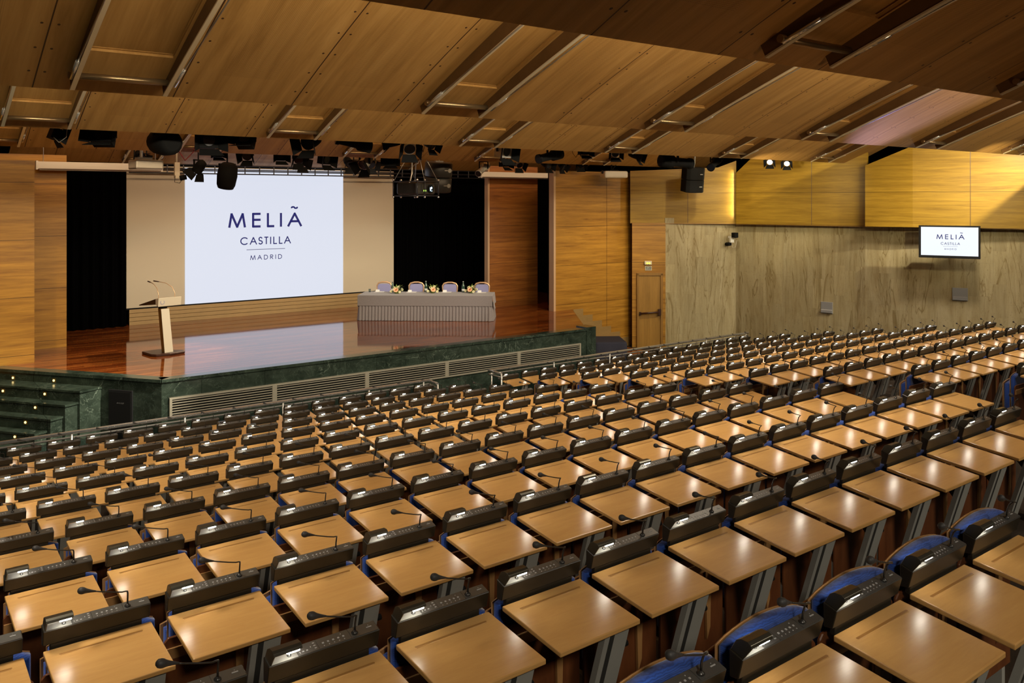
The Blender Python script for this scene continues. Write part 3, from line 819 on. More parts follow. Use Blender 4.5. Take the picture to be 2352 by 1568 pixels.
# monitor
A_, B_ = Vector((21.694, 11.45)), Vector((22.237, 10.164)); d = (B_ - A_).normalized(); ang = math.atan2(d.y, d.x)
t = thing('wall_monitor', 'flat black monitor showing the logo slide, on the stone wall', 'monitor', (A_.x, A_.y, 2.975), ang)
W = (B_ - A_).length; H = .825
m = MB(); m.box(0, W, 0, .07, 0, H); m.build('casing', [M['blackgloss']], t, bevel=.008)
m = MB(); m.add([(.055, -.002, .065), (W - .045, -.002, .065), (W - .045, -.002, H - .04), (.055, -.002, H - .04)], [(0, 1, 2, 3)]); im = m.build('display', [M['tvimage']], t)
k = .30
m = MB(); logo(m, lambda x, z: (W * .52 + (x - 9.0) * k, -.005, .425 + (z - 3.5) * k)); m.build('logo_lettering', [M['logo'], M['logoline']], im)
m = MB(); m.box(W * .35, W * .65, .07, .30, .2, .6); m.build('bracket', [M['black']], t)

for (x, y, z, w, h, lab) in ((21.75, 14.12, 1.255, .33, .32, 'small grey steel wall box, lower on the stone, nearer the door'), (22.83, 10.95, 1.825, .36, .335, 'grey steel wall box below the monitor')):
    i = 1 if y > 13.1 else 2
    a_, b_ = Vector(ST_PTS[i]), Vector(ST_PTS[i + 1]); d = (b_ - a_).normalized()
    pr = a_ + d * (Vector((x, y)) - a_).dot(d)
    t = thing('wall_box', lab, 'wall box', (pr.x, pr.y, z), math.atan2(d.y, d.x), 'grey wall boxes')
    m = MB(); m.box(-w / 2, w / 2, -.02, .02, 0, h); m.build('frame', [M['wallplate']], t, bevel=.004)
    m = MB(); m.prism([(-.022, .11), (-.05, .09), (-.05, .02), (-.022, .015)], -w / 2 + .01, w / 2 - .01); m.build('hood', [M['wallplate']], t)
t = thing('wall_camera', 'small white camera on a bracket high on the stone wall', 'camera', (20.85, 16.72, 3.2), -PI * .55)
m = MB(); m.box(-.12, .12, -.05, .06, .10, .16); m.box(-.03, .03, -.08, .05, -.03, .12); m.build('bracket', [M['white']], t)
m = MB(); m.box(.04, .20, -.07, .07, .12, .27); m.build('housing', [M['black']], t, bevel=.01)
m = MB(); m.cyl((-.20, -.05, -.09), (-.02, -.05, -.07), .055, n=12); m.build('lens_barrel', [M['black']], t)
m = MB(); m.tube([(.0, -.02, -.05), (.08, -.05, -.18), (.15, 0, -.16), (.17, .03, .05)], .006, 6); m.build('cable', [M['cream']], t)

# ------------------------------------------------------------------ ceiling: five shingled bands of veneer
BANDS = [(4.05, 1.03), (8.78, 1.00), (13.53, .99), (18.35, .975), (23.05, .905)]
XR_ = [24.5, 24.0, 22.2, 21.5, 20.3]; XL_ = [-7, -7, -7, -4, 2.72]
SMAX = 5.0
def band_pt(k, x, s_, drop=0.0):
    Y, H = BANDS[k]; sl_ = .47 - .036 * s_
    n = Vector((0, -sl_, -1)).normalized()
    return Vector((x, Y - s_, ZC + H + .47 * s_ - .018 * s_ * s_)) + n * drop
FLAPS = {0: [1, 2], 1: [0, 1, 2, 3, 4, 5], 2: [0, 1, 2, 3, 4, 5], 3: [0, 1, 2, 3, 4], 4: [1, 3]}
FX = lambda c: 1.92 + 3.66 * c
for k in range(5):
    m = MB(); uv = []
    xs = sorted([XL_[k], XR_[k]] + [FX(c) + d for c in FLAPS[k] for d in (-.36, .36)])
    ss = sorted([0, .62, SMAX, 4.35] + [SMAX * j / 14 for j in range(1, 14)])
    nx, ns = len(xs) - 1, len(ss) - 1
    for off in (0, -.04):
        for s_ in ss:
            for x in xs: m.v.append(tuple(band_pt(k, x, s_, off))); uv.append((x, s_))
    N = (nx + 1) * (ns + 1)
    for j in range(ns):
        for i in range(nx):
            xc, sm = (xs[i] + xs[i + 1]) / 2, (ss[j] + ss[j + 1]) / 2
            if .62 < sm < 4.35 and any(abs(xc - FX(c)) < .1 for c in FLAPS[k]): continue
            a = j * (nx + 1) + i
            m.f.append([a, a + 1, a + nx + 2, a + nx + 1]); m.mi.append(0); m.sm.append(True)
            m.f.append([N + a + nx + 1, N + a + nx + 2, N + a + 1, N + a]); m.mi.append(0); m.sm.append(True)
    def lipq(a_, b_):
        o_ = len(m.v)
        for q_ in (a_, b_, N + b_, N + a_): m.v.append(m.v[q_]); uv.append(uv[q_])
        m.f.append([o_, o_ + 1, o_ + 2, o_ + 3]); m.mi.append(0); m.sm.append(False)
    for i in range(nx): lipq(i + 1, i)
    for j in range(ns): lipq(j * (nx + 1), (j + 1) * (nx + 1)); lipq((j + 1) * (nx + 1) + nx, j * (nx + 1) + nx)
    struct('ceiling' + ('' if k == 0 else f'.{k:03d}'), m, M['ceiling'], f'{ORD[k + 1]} curved veneer ceiling band counted from the camera', uvs=uv)

def make_flap(loc, label, group):
    """a service flap: two curved rails, a tube across their lower ends and two stay rods; built for band 1 profile about its foot"""
    t = thing('ceiling_flap', label, 'ceiling flap', loc, 0, group)
    base = band_pt(1, 0, .33)
    def L(x, s_, drop=0.0): return band_pt(1, x, s_, drop) - base
    ss = [.16 + (4.5 - .16) * i / 16 for i in range(17)]
    for sx in (-.40, .40):
        m = MB()
        for q0, q1, da, db, mi in ((-.012, .012, -.0, None, 0), (-.021, .021, None, None, 1)):
            vs = []
            for s_ in ss:
                dp = .085 + .10 * math.sin(min(1, s_ / 3.0) * PI * .5)
                if mi == 0: lo, hi = dp, -.01
                else: lo, hi = dp + .014, dp
                for qx, dr in ((q0, hi), (q1, hi), (q1, lo), (q0, lo)): vs.append(L(sx + qx, s_, dr))
            fs = []
            for i in range(len(ss) - 1):
                for e in range(4):
                    fs.append((i * 4 + e, i * 4 + (e + 1) % 4, (i + 1) * 4 + (e + 1) % 4, (i + 1) * 4 + e))
            fs += [(3, 2, 1, 0), tuple(len(vs) - 4 + e for e in range(4))]
            m.add(vs, fs, mi)
        m.build('side_rail', [M['flapside'], M['flapedge']], t)
    m = MB()       # recessed panel behind the opening, with its four reveals
    s2 = [.60 + (4.37 - .60) * i / 10 for i in range(11)]; uvs = []
    for x0, d0, x1, d1 in ((-.37, -.06, .37, -.06), (-.37, -.0, -.37, -.06), (.37, -.06, .37, -.0)):
        vs = []
        for s_ in s2:
            vs += [L(x0, s_, d0), L(x1, s_, d1)]; uvs += [(x0 + 5.5, s_), (x1 + 5.5, s_)]
        m.add(vs, [(i * 2, i * 2 + 1, i * 2 + 3, i * 2 + 2) for i in range(10)])
    for s_ in (.60, 4.37):
        m.add([L(-.37, s_, 0), L(.37, s_, 0), L(.37, s_, -.06), L(-.37, s_, -.06)], [(0, 1, 2, 3)]); uvs += [(5.2, s_), (5.8, s_), (5.8, s_ + .1), (5.2, s_ + .1)]
    m.build('recess_panel', [M['ceiling']], t, uvs=uvs)
    m = MB(); a, b = L(-.46, .33, .07), L(.46, .33, .07); m.cyl(a, b, .030, n=12)
    tb = m.build('cross_tube', [M['bronze']], t)
    for sx in (-.44, .44):
        m = MB(); m.tube([L(sx, .36, .10), L(sx + .02, 2.2, .20), L(sx + .05, 4.4, .30)], .008, 6); m.build('stay_rod', [M['steel']], t)
        m = MB(); m.cyl(L(sx, .33, .10), L(sx, .62, .12), .018, n=8); m.build('rod_clamp', [M['chrome']], t)
    return t
flap0 = None
seen = FLAPS
bandname = ['dark first ceiling band', 'second ceiling band', 'third ceiling band', 'fourth ceiling band', 'fifth ceiling band']
for k, cols in seen.items():
    for q, c in enumerate(cols):
        x = FX(c); p = band_pt(k, x, .33)
        lab = f'ceiling flap with curved rails, {bandname[k]}, {ORD[q + 1]} from the lectern side'
        if flap0 is None: flap0 = make_flap(p, lab, 'ceiling flaps')
        else: dup(flap0, p, 0, lab)

# ------------------------------------------------------------------ stage lamps
def yoke(m, r, z, rod=.42, mi=0):
    m.box(-r - .02, -r, -.02, .02, z, .0, mi); m.box(r, r + .02, -.02, .02, z, .0, mi); m.box(-r - .02, r + .02, -.025, .025, -.02, .01, mi)
    m.cyl((0, 0, 0), (0, 0, rod), .014, n=8, mi=mi); m.box(-.03, .03, -.03, .03, rod - .06, rod, mi)
def make_lamp(kind, name, label, cat, loc, rz, tilt, group, housing='black', lit=False, scale=1.0):
    t = thing(name, label, cat, loc, rz, group); t.scale = (scale,) * 3
    R = Matrix.Rotation(math.radians(tilt), 4, 'X')      # lens looks along +Y, tilt<0 looks down
    def at(p): return R @ Vector(p) + Vector((0, 0, -.20))
    m = MB(); yoke(m, .13 if kind != 'box' else .17, -.22, max(.08, (6.015 - loc[2]) / scale)); m.build('yoke', [M['black']], t)
    m = MB(); hm = M[housing]
    if kind == 'par':
        m.lathe([(.05, -.22), (.10, -.19), (.115, -.10), (.12, .06), (.12, .08)], 16, (0, 0, -.2), 0, R @ Matrix.Rotation(-PI / 2, 4, 'X'))
    elif kind == 'profile':
        m.lathe([(.08, -.28), (.12, -.26), (.12, -.02), (.085, .02), (.085, .34), (.10, .36), (.10, .42)], 16, (0, 0, -.2), 0, R @ Matrix.Rotation(-PI / 2, 4, 'X'))
        m.cyl(at((-.15, -.12, 0)), at((.15, -.12, 0)), .03, n=8)
    elif kind == 'box':
        m.obox(Matrix.Translation((0, 0, -.2)) @ R, .30, .20, .26)
    elif kind == 'mover':
        m.lathe([(.10, -.22), (.155, -.17), (.17, 0), (.155, .16), (.13, .22)], 16, (0, 0, -.2), 0, R @ Matrix.Rotation(-PI / 2, 4, 'X'))
    m.build('housing', [hm], t)
    if kind in ('par', 'box'):
        w, y0 = (.12, .08) if kind == 'par' else (.15, .10)
        m = MB()
        for ang in (0, 90, 180, 270):
            Q = R @ Matrix.Rotation(math.radians(ang), 4, 'Y')
            vs = [Q @ Vector(p) + Vector((0, 0, -.2)) for p in ((-w, y0, w), (w, y0, w), (w * 1.35, y0 + .14, w * 1.75), (-w * 1.35, y0 + .14, w * 1.75))]
            n = Q @ Vector((0, -.006, .006)); m.add(vs + [v + n for v in vs], [(0, 1, 2, 3), (7, 6, 5, 4), (0, 4, 5, 1), (1, 5, 6, 2), (2, 6, 7, 3), (3, 7, 4, 0)])
        m.build('barn_door', [M['black']], t)
    m = MB()
    ly = {'par': .082, 'profile': .421, 'box': .101, 'mover': .221}[kind]; lr = {'par': .105, 'profile': .09, 'box': .10, 'mover': .10}[kind]
    m.lathe([(lr, 0), (lr, .004)], 16, at((0, ly, 0)), 0, R @ Matrix.Rotation(-PI / 2, 4, 'X'))
    m.build('lens', [M['spotglow'] if lit else M['lens']], t)
    return t
def cable(t, pts, mat):
    m = MB(); m.tube(pts, .007, 6); m.build('cable', [mat], t)
G1 = 'stage lamps under the third ceiling band'; G2 = 'stage lamps under the fourth ceiling band'
L1 = [  # x, z, kind, rz, tilt, scale, housing, words
 (2.30, 5.56, 'box', -80, -20, .62, 'black', 'small black flood lamp with a looping cable, first over the lectern side'),
 (2.97, 5.62, 'box', 150, 25, 1.0, 'black', 'black flood lamp with slanted open doors, second over the lectern side'),
 (3.86, 5.62, 'mover', 12, 5, 1.25, 'black', 'big round black moving lamp with a red cable'),
 (4.53, 5.63, 'box', 180, 2, 1.0, 'black', 'square black flood lamp facing the hall, beside the big round lamp'),
 (5.18, 5.63, 'box', 140, 30, .9, 'black', 'black flood lamp tilted aside, right of the square one'),
 (6.32, 5.70, 'par', 120, -20, 1.1, 'black', 'black cone lamp alone between the two ceiling flaps'),
 (7.25, 5.66, 'profile', 75, 12, .95, 'black', 'long black profile spotlight pointing at the lectern'),
 (7.95, 5.70, 'par', 60, -10, .8, 'black', 'small black lamp just behind the long profile spotlight'),
 (8.33, 5.66, 'par', 160, -35, 1.0, 'canwhite', 'silver lamp with black doors above the hanging projector'),
 (8.80, 5.70, 'par', 200, -25, .8, 'black', 'small black lamp leaning outward, over the projector cable'),
 (10.55, 5.66, 'box', 190, -10, 1.0, 'canwhite', 'white and black lamp cluster over the skirted table'),
 (11.85, 5.60, 'profile', 95, -12, 1.0, 'black', 'black profile spotlight with a bright clamp ring, over the table end'),
 (12.75, 5.68, 'box', 170, 0, .7, 'black', 'small black lamp with hanging cables beside the profile spotlight'),
 (13.70, 5.68, 'par', 150, -15, .8, 'canwhite', 'small silver lamp over the front veneered wall'),
 (14.40, 5.68, 'par', 210, -20, .9, 'black', 'black cone lamp over the front veneered wall'),
 (15.62, 5.64, 'profile', 262, -4, 1.35, 'black', 'long grey-black profile spotlight above the hanging speaker'),
 (17.20, 5.62, 'profile', 110, -25, 1.0, 'black', 'black profile spotlight beside the hanging speaker'),
 (19.40, 5.62, 'par', 120, -30, .7, 'black', 'lit lamp near the stone wall, nearer the speaker'),
 (20.15, 5.60, 'par', 120, -30, .7, 'black', 'lit lamp near the stone wall, last of the row')]
for i, (x, z, kd, rz, tl, s_, hs, lab) in enumerate(L1):
    t = make_lamp(kd, 'stage_lamp', lab, 'stage lamp', (x, 14.3, z), math.radians(rz), tl, G1, hs, 'lit' in lab.split(), s_)
    if 'cable' in lab or 'cables' in lab:
        cable(t, [(.1, -.1, -.25), (.28, 0, -.42), (.45, .1, -.30), (.55, .1, .05)], M['redcable'] if 'red' in lab else M['cream'] if 'looping' in lab else M['black'])
L2 = [(6.26, 5.62, 'box', 180, 5, .7, 'black', 'small black flood lamp, first of the rear lamps over the screen'),
 (6.95, 5.64, 'par', 140, -25, .9, 'black', 'black lamp with open doors, second of the rear lamps'),
 (7.70, 5.60, 'box', 175, 0, .75, 'black', 'square black lamp, third of the rear lamps'),
 (8.14, 5.60, 'par', 175, -35, .9, 'black', 'black lamp tipped down, fourth of the rear lamps'),
 (8.80, 5.60, 'box', 200, -10, .9, 'black', 'black lamp with one bright door, fifth of the rear lamps'),
 (9.86, 5.58, 'par', 110, -40, 1.15, 'canwhite', 'white cone lamp left of the projector cables'),
 (10.58, 5.58, 'box', 150, 15, .9, 'black', 'black lamp pair behind the projector cables'),
 (13.42, 5.48, 'profile', 120, -25, .9, 'canwhite', 'white profile spotlight right of the round hanging speaker'),
 (14.10, 5.62, 'box', 190, 0, .8, 'black', 'small black lamp next to the white profile spotlight'),
 (14.62, 5.62, 'par', 170, -40, .85, 'canwhite', 'silver lamp with looping wire over the front wall edge'),
 (15.30, 5.62, 'par', 185, -20, .9, 'black', 'dark grey lamp above the front wall edge'),
 (15.85, 5.56, 'par', 190, -40, .75, 'black', 'black lamp with triangular doors over the front wall'),
 (16.55, 5.64, 'par', 150, -30, .8, 'black', 'last small black lamp over the front wall')]
for i, (x, z, kd, rz, tl, s_, hs, lab) in enumerate(L2):
    make_lamp(kd, 'stage_lamp', lab, 'stage lamp', (x, 19.08 if x < 15 else 18.68, z), math.radians(rz), tl, G2, hs, False, s_)
make_lamp('par', 'stage_lamp', 'small black spotlight hanging before the white slide', 'stage lamp', (6.14, 20.0, 5.36), math.radians(35), -50, 'lamps before the screen', 'black', False, 1.0)
make_lamp('mover', 'moving_head_lamp', 'big black moving head lamp hanging before the white slide', 'stage lamp', (6.80, 20.0, 5.28), math.radians(10), -75, 'lamps before the screen', 'black', False, 1.35)
for x, lab in ((5.13, 'black lamp above the cream screen housing'), (9.04, 'first black lamp on the truss over the slide'), (10.37, 'second black lamp on the truss over the slide'), (11.01, 'third black lamp on the truss, past the slide')):
    make_lamp('par', 'stage_lamp', lab, 'stage lamp', (x, 20.95, 5.62), math.radians(180), -30, 'lamps before the screen', 'black', False, .95)
for y, x0, x1, lab in ((14.3, 1.5, 21, 'steel lighting bar carrying the front lamps'), (18.95, 5, 17.5, 'steel lighting bar carrying the rear lamps'), (20.0, 4.5, 8.0, 'steel lighting bar before the screen'), (20.95, 4.5, 12, 'steel lighting bar nearest the screen')):
    y += .13 if y == 18.95 else 0
    m = MB(); m.cyl((x0, y, 6.05), (x1, y, 6.05), .025, n=8); tag(m.build('lighting_bar', [M['black']]), lab, 'lighting bar')

# hanging projector in its cage
t = thing('ceiling_projector', 'black projector in a cage hanging on steel rods before the screen', 'projector', (11.12, 18.7, 4.55), math.radians(24))
m = MB(); m.box(-.45, .36, -.31, .31, .03, .33); m.build('body', [M['projgrey']], t, bevel=.05, seg=3)
m = MB(); m.lathe([(.10, 0), (.10, .05), (.085, .05), (.08, .02)], 18, (.10, -.31, .17), 0, Matrix.Rotation(PI / 2, 4, 'X')); ln = m.build('lens_ring', [M['black']], t)
m = MB(); m.lathe([(.075, .0), (.05, .018), (.001, .025)], 18, (.10, -.335, .17), 0, Matrix.Rotation(PI / 2, 4, 'X')); m.build('lens', [M['lens']], ln)
m = MB(); m.box(.05, .075, -.363, -.361, .12, .21); m.box(.11, .135, -.363, -.361, .11, .13); m.lathe([(.03, 0), (.026, .004), (.001, .005)], 12, (.115, -.359, .195), 0, Matrix.Rotation(PI / 2, 4, 'X')); m.build('lens_glow', [M['lensglow']], ln)
m = MB(); m.box(-.16, -.06, -.315, -.3105, .11, .145); m.build('status_display', [M['greenled']], t)
m = MB()
for x in (-.50, -.18, .42):
    for y in (-.36, .36):
        m.cyl((x, y, -.02), (x, y, .38), .016, n=8); m.ball((x, y, -.03), .026, 6, 1); m.ball((x, y, .39), .030, 6, 1)
for z in (.0, .35):
    for y in (-.36, .36): m.cyl((-.50, y, z), (.42, y, z), .014, n=8)
    for x in (-.50, .42): m.cyl((x, -.36, z), (x, .36, z), .014, n=8)
m.build('cage', [M['truss'], M['chrome']], t)
m = MB()
for x, y, tx in ((-.18, -.36, -.05), (.42, -.36, .05), (-.50, .36, -.1), (.42, .36, .05)): m.tube([(x, y, .34), (tx, y * .1, 1.25)], .008, 6)
m.build('hanging_rod', [M['steel']], t)
m = MB(); m.tube([(-.38, .0, .27), (-.30, 0, .36), (-.22, 0, .55), (-.21, 0, 1.3)], .020, 8); m.build('cable_hose', [M['steel']], t)

def round_speaker(label, loc, r, h, rz, tilt):
    t = thing('hanging_loudspeaker', label, 'loudspeaker', loc, rz, 'hanging loudspeakers')
    t.rotation_euler = (math.radians(tilt), 0, rz)
    for z in (0, -h / 2 - .004):
        m = MB(); n = 20
        m.lathe([(r * .93, -h / 2 + .004), (r, -h / 2 + .03), (r, -.03), (r * .93, -.004)], n, (0, 0, z)); s1 = m.build('cabinet', [M['speaker']], t)
        m = MB(); m.box(r * .62, r * .78, -r * .72, -r * .66, -h / 4 - .015, -h / 4 + .0); m.lathe([(.055, 0), (.055, .02)], 14, (r * .35, -r * .93, z - h / 4), 0, Matrix.Rotation(PI / 2, 4, 'X')); m.box(-r * .1, r * .16, -r - .004, -r * .95, z - h / 4 - .01, z - h / 4 + .012)
        m.build('handle', [M['steel']], s1)
    m = MB(); m.cyl((0, 0, 0), (0, 0, .75), .02, n=8); m.box(-.12, .12, -.03, .03, -.01, .03); m.build('hanger', [M['steel']], t)
    return t
round_speaker('big round black loudspeaker hanging behind the projector', (12.33, 19.6, 5.46), .37, .80, 0, 7)
t = thing('hanging_loudspeaker', 'curved black loudspeaker hanging before the veneered wall', 'loudspeaker', (19.25, 16.8, 5.38), math.radians(-20), 'hanging loudspeakers')
t.rotation_euler = (math.radians(8), 0, math.radians(-20))
for z in (0, -.36):
    m = MB(); pts = [(-.29, .2), (-.29, -.12), (-.2, -.2), (0, -.24), (.2, -.2), (.29, -.12), (.29, .2)]
    m.prism(pts, z - .35, z, 0, 'z'); s1 = m.build('cabinet', [M['black']], t, bevel=.012)
    m = MB(); m.box(.09, .17, -.235, -.20, z - .19, z - .165); m.build('badge', [M['steel']], s1)
m = MB(); m.cyl((0, 0, 0), (0, 0, .7), .02, n=8); m.build('hanger', [M['steel']], t)

# small projectors and cameras
t = thing('ceiling_projector', 'small grey ceiling projector beside the cream screen housing', 'projector', (4.91, 19.6, 5.10), math.radians(8), 'small ceiling projectors')
m = MB(); m.box(-.30, .30, -.22, .22, 0, .21); m.build('body', [M['canwhite']], t, bevel=.035, seg=2)
m = MB(); m.cyl((-.10, 0, .2), (-.10, 0, .75), .03, n=10); m.box(-.2, .1, -.1, .1, .20, .26); m.build('mount', [M['steel']], t)
m = MB(); m.cyl((.18, .22, .10), (.18, .26, .10), .05, n=12); m.build('lens', [M['lens']], t)
t = thing('ceiling_projector', 'small white ceiling projector hanging over the front veneered wall', 'projector', (17.5, 18.3, 5.08), math.radians(-20), 'small ceiling projectors')
m = MB(); m.box(-.36, .36, -.2, .2, 0, .20); m.build('body', [M['white']], t, bevel=.04, seg=2)
m = MB(); m.cyl((-.08, 0, .2), (-.08, 0, .8), .025, n=10); m.box(-.15, .12, -.08, .08, .20, .24); m.tube([(-.08, 0, .2), (.2, .1, .5)], .015, 6); m.build('mount', [M['black']], t)
m = MB(); m.cyl((-.37, -.05, .17), (-.40, -.05, .17), .05, n=12); m.build('lens', [M['lens']], t)
t = thing('ceiling_camera', 'cream camera on a drop bracket before the screen edge', 'camera', (5.72, 20.2, 5.30), 0)
m = MB(); m.box(-.05, .06, -.04, .04, -.36, .0); m.cyl((0, 0, 0), (0, 0, .6), .02, n=8); m.build('bracket', [M['cream']], t)
m = MB(); m.cyl((.06, -.03, -.36), (.20, -.06, -.33), .055, n=12); m.build('lens_barrel', [M['black']], t)
m = MB(); m.tube([(-.04, -.04, -.3), (-.06, -.06, -.45), (.05, -.05, -.47), (.12, -.05, -.38)], .006, 6); m.build('cable', [M['black']], t)

# ------------------------------------------------------------------ lectern
t = thing('lectern', 'slim cream and wood lectern with two gooseneck microphones on the stage', 'lectern', (5.06, 18.55, ST), math.radians(10))
m = MB(); m.prism([(-.30, -.16), (-.04, -.22), (.30, -.18), (.33, -.05), (.05, .42), (-.08, .44), (-.34, .42), (-.36, -.05)], 0, .05, 0, 'z')
m.build('base', [M['lecdark']], t, bevel=.012)
m = MB()
def lean(x, y, z): return (x, y + .20 * z, z)
hh = .93
fr = [(-.09, -.10), (.09, -.10)]; bk = [(.07, .08), (-.07, .08)]
vs = [lean(x, y, .05) for x, y in fr + bk] + [lean(x * .95, y, hh) for x, y in fr + bk]
m.add(vs, [(0, 1, 5, 4)], 0); m.add(vs, [(1, 2, 6, 5), (2, 3, 7, 6), (3, 0, 4, 7), (3, 2, 1, 0), (4, 5, 6, 7)], 1)
m.build('column', [M['lecwood'], M['lecside']], t)
m = MB(); m.cyl(lean(0, 0, hh), lean(0, 0, hh + .10), .085, n=16); m.build('collar', [M['black']], t)
m = MB()
zt = 1.115
m.prism([(.08, zt - .135), (.06, zt + .045), (.20, zt + .02), (.20, zt - .10)], -.15, .34, 0, 'x')
fp = m.build('front_panel', [M['lecwood']], t, bevel=.004)
m = MB(); m.prism([(.20, zt - .10), (.20, zt + .02), (.98, zt - .165), (.98, zt - .185), (.3, zt - .11)], -.15, .34, 0, 'x'); m.build('reading_top', [M['lecdark']], t, bevel=.004)
m = MB(); m.lathe([(.05, 0), (.05, .002)], 24, (-.065, .069, zt - .045), 0, Matrix.Rotation(PI / 2, 4, 'X')); m.lathe([(.035, .0), (.035, .003)], 5, (-.065, .0685, zt - .045), 1, Matrix.Rotation(PI / 2, 4, 'X')); m.build('round_emblem', [M['emblem'], M['lecwood']], fp)
for x, bend in ((-.12, -.03), (.23, -.20)):
    m = MB(); z = zt + .02; y = .13
    path = [(x, y, z), (x, y, z + .10), (x + bend * .15, y + .06, z + .22), (x + bend * .5, y + .18, z + .30), (x + bend, y + .30, z + .33)]
    m.tube(path, .006, 8); g = m.build('gooseneck_microphone', [M['gold']], t)
    m = MB(); m.cyl(path[-1], Vector(path[-1]) + Vector((bend * .35, .10, .015)), .012, .013, 10); m.build('capsule', [M['lecdark']], g)

# ------------------------------------------------------------------ skirted table, chairs and table things
TA = Vector((10.50, 20.64)); TD = (Vector((13.2, 18.40)) - TA).normalized(); TN = Vector((-TD.y, TD.x)); tang = math.atan2(TD.y, TD.x)
TL, TW, TH = 3.50, .93, .66
t = thing('conference_table', 'long speakers table on the stage under a grey skirted cloth', 'table', (TA.x, TA.y, ST), tang)
m = MB(); m.box(.04, TL - .04, .04, TW - .04, TH - .05, TH - .012); m.build('tabletop', [M['lecdark']], t)
for x in (.25, TL - .25):
    for y in (.15, TW - .15):
        m = MB(); m.cyl((x, y, 0), (x, y, TH - .05), .022, n=8); m.build('leg', [M['steel']], t)
t = thing('tablecloth', 'grey cloth with pleated skirt draped over the speakers table', 'tablecloth', (TA.x, TA.y, ST), tang)
m = MB(); pth = [(0, 0), (TL, 0), (TL, TW), (0, TW)]
def ring(off, z, amp=0.0, pl=.085):
    pts = []
    for i in range(4):
        a, b = Vector(pth[i]), Vector(pth[(i + 1) % 4]); d = b - a; n = int(d.length / pl) * 4; nn = Vector((d.y, -d.x)).normalized()
        for j in range(n):
            u = j / n; w = (j % 4); k = [0, 1, 1, 0][w]
            corner = min(u, 1 - u) * d.length
            q = a + d * u + nn * (off + amp * k)
            pts.append((q.x, q.y, z))
    return pts
r0, r1 = ring(.005, TH * .62, .016), ring(.035, .008, .030)
n = len(r0)
m.add(r0 + r1, [(i, (i + 1) % n, n + (i + 1) % n, n + i) for i in range(n)])
m.build('skirt', [M['cloth']], t)
m = MB(); e = .028
m.box(-e, TL + e, -e, TW + e, TH, TH + .006)
m.box(-e, TL + e, -e - .004, -e, TH * .60, TH + .006); m.box(-e - .004, -e, -e, TW + e, TH * .55, TH + .006)
m.add([(TL + e, -e, TH), (TL + e + .03, -e, TH * .60), (TL + e + .07, .25, TH * .45), (TL + e + .03, .45, TH * .62), (TL + e + .03, TW + e, TH * .60), (TL + e, TW + e, TH)], [(0, 1, 2, 3, 5), (3, 4, 5)])
m.build('top_cloth', [M['cloth']], t)

def make_banquet(loc, rz, label, group):
    t = thing('banquet_chair', label, 'chair', loc, rz, group)
    def outline(s_): # back outline, half widths over height
        return [(-.17 * s_, .38), (-.175 * s_, .52), (-.20 * s_, .68), (-.205 * s_, .78), (-.165 * s_, .845), (-.06, .875 if s_ >= 1 else .85), (.06, .875 if s_ >= 1 else .85), (.165 * s_, .845), (.205 * s_, .78), (.20 * s_, .68), (.175 * s_, .52), (.17 * s_, .38)]
    m = MB(); m.tube([(x, .0 + .05 * (z - .38), z) for x, z in outline(1.0)], .022, 8)
    m.build('back_frame', [M['gold']], t)
    m = MB(); m.prism([(x, z - .02) for x, z in outline(.9)], -.012, .03, 0, 'y'); m.build('back_pad', [M['lilac']], t, bevel=.006)
    m = MB(); m.box(-.20, .20, -.40, .0, .38, .44); m.build('seat', [M['lilac']], t, bevel=.02, seg=2)
    for x in (-.18, .18):
        for y in (-.37, -.02):
            m = MB(); m.cyl((x * 1.05, y, 0), (x, y, .38), .013, n=8); m.build('leg', [M['gold']], t)
    return t
ch0 = None
cp = [(11.635, 21.405), (12.327, 20.812), (13.044, 20.197), (13.724, 19.613)]
cl = ['gold framed lilac chair behind the table, before the beige screen', 'gold framed lilac chair behind the table, second from the screen', 'gold framed lilac chair behind the table, third from the screen', 'gold framed lilac chair behind the table, beside the wooden wing wall']
for (x, y), lab in zip(cp, cl):
    loc = (x + TN.x * .14, y + TN.y * .14, ST)
    if ch0 is None: ch0 = make_banquet(loc, tang, lab, 'lilac chairs at the speakers table')
    else: dup(ch0, loc, tang, lab)
TZ = ST + TH + .006
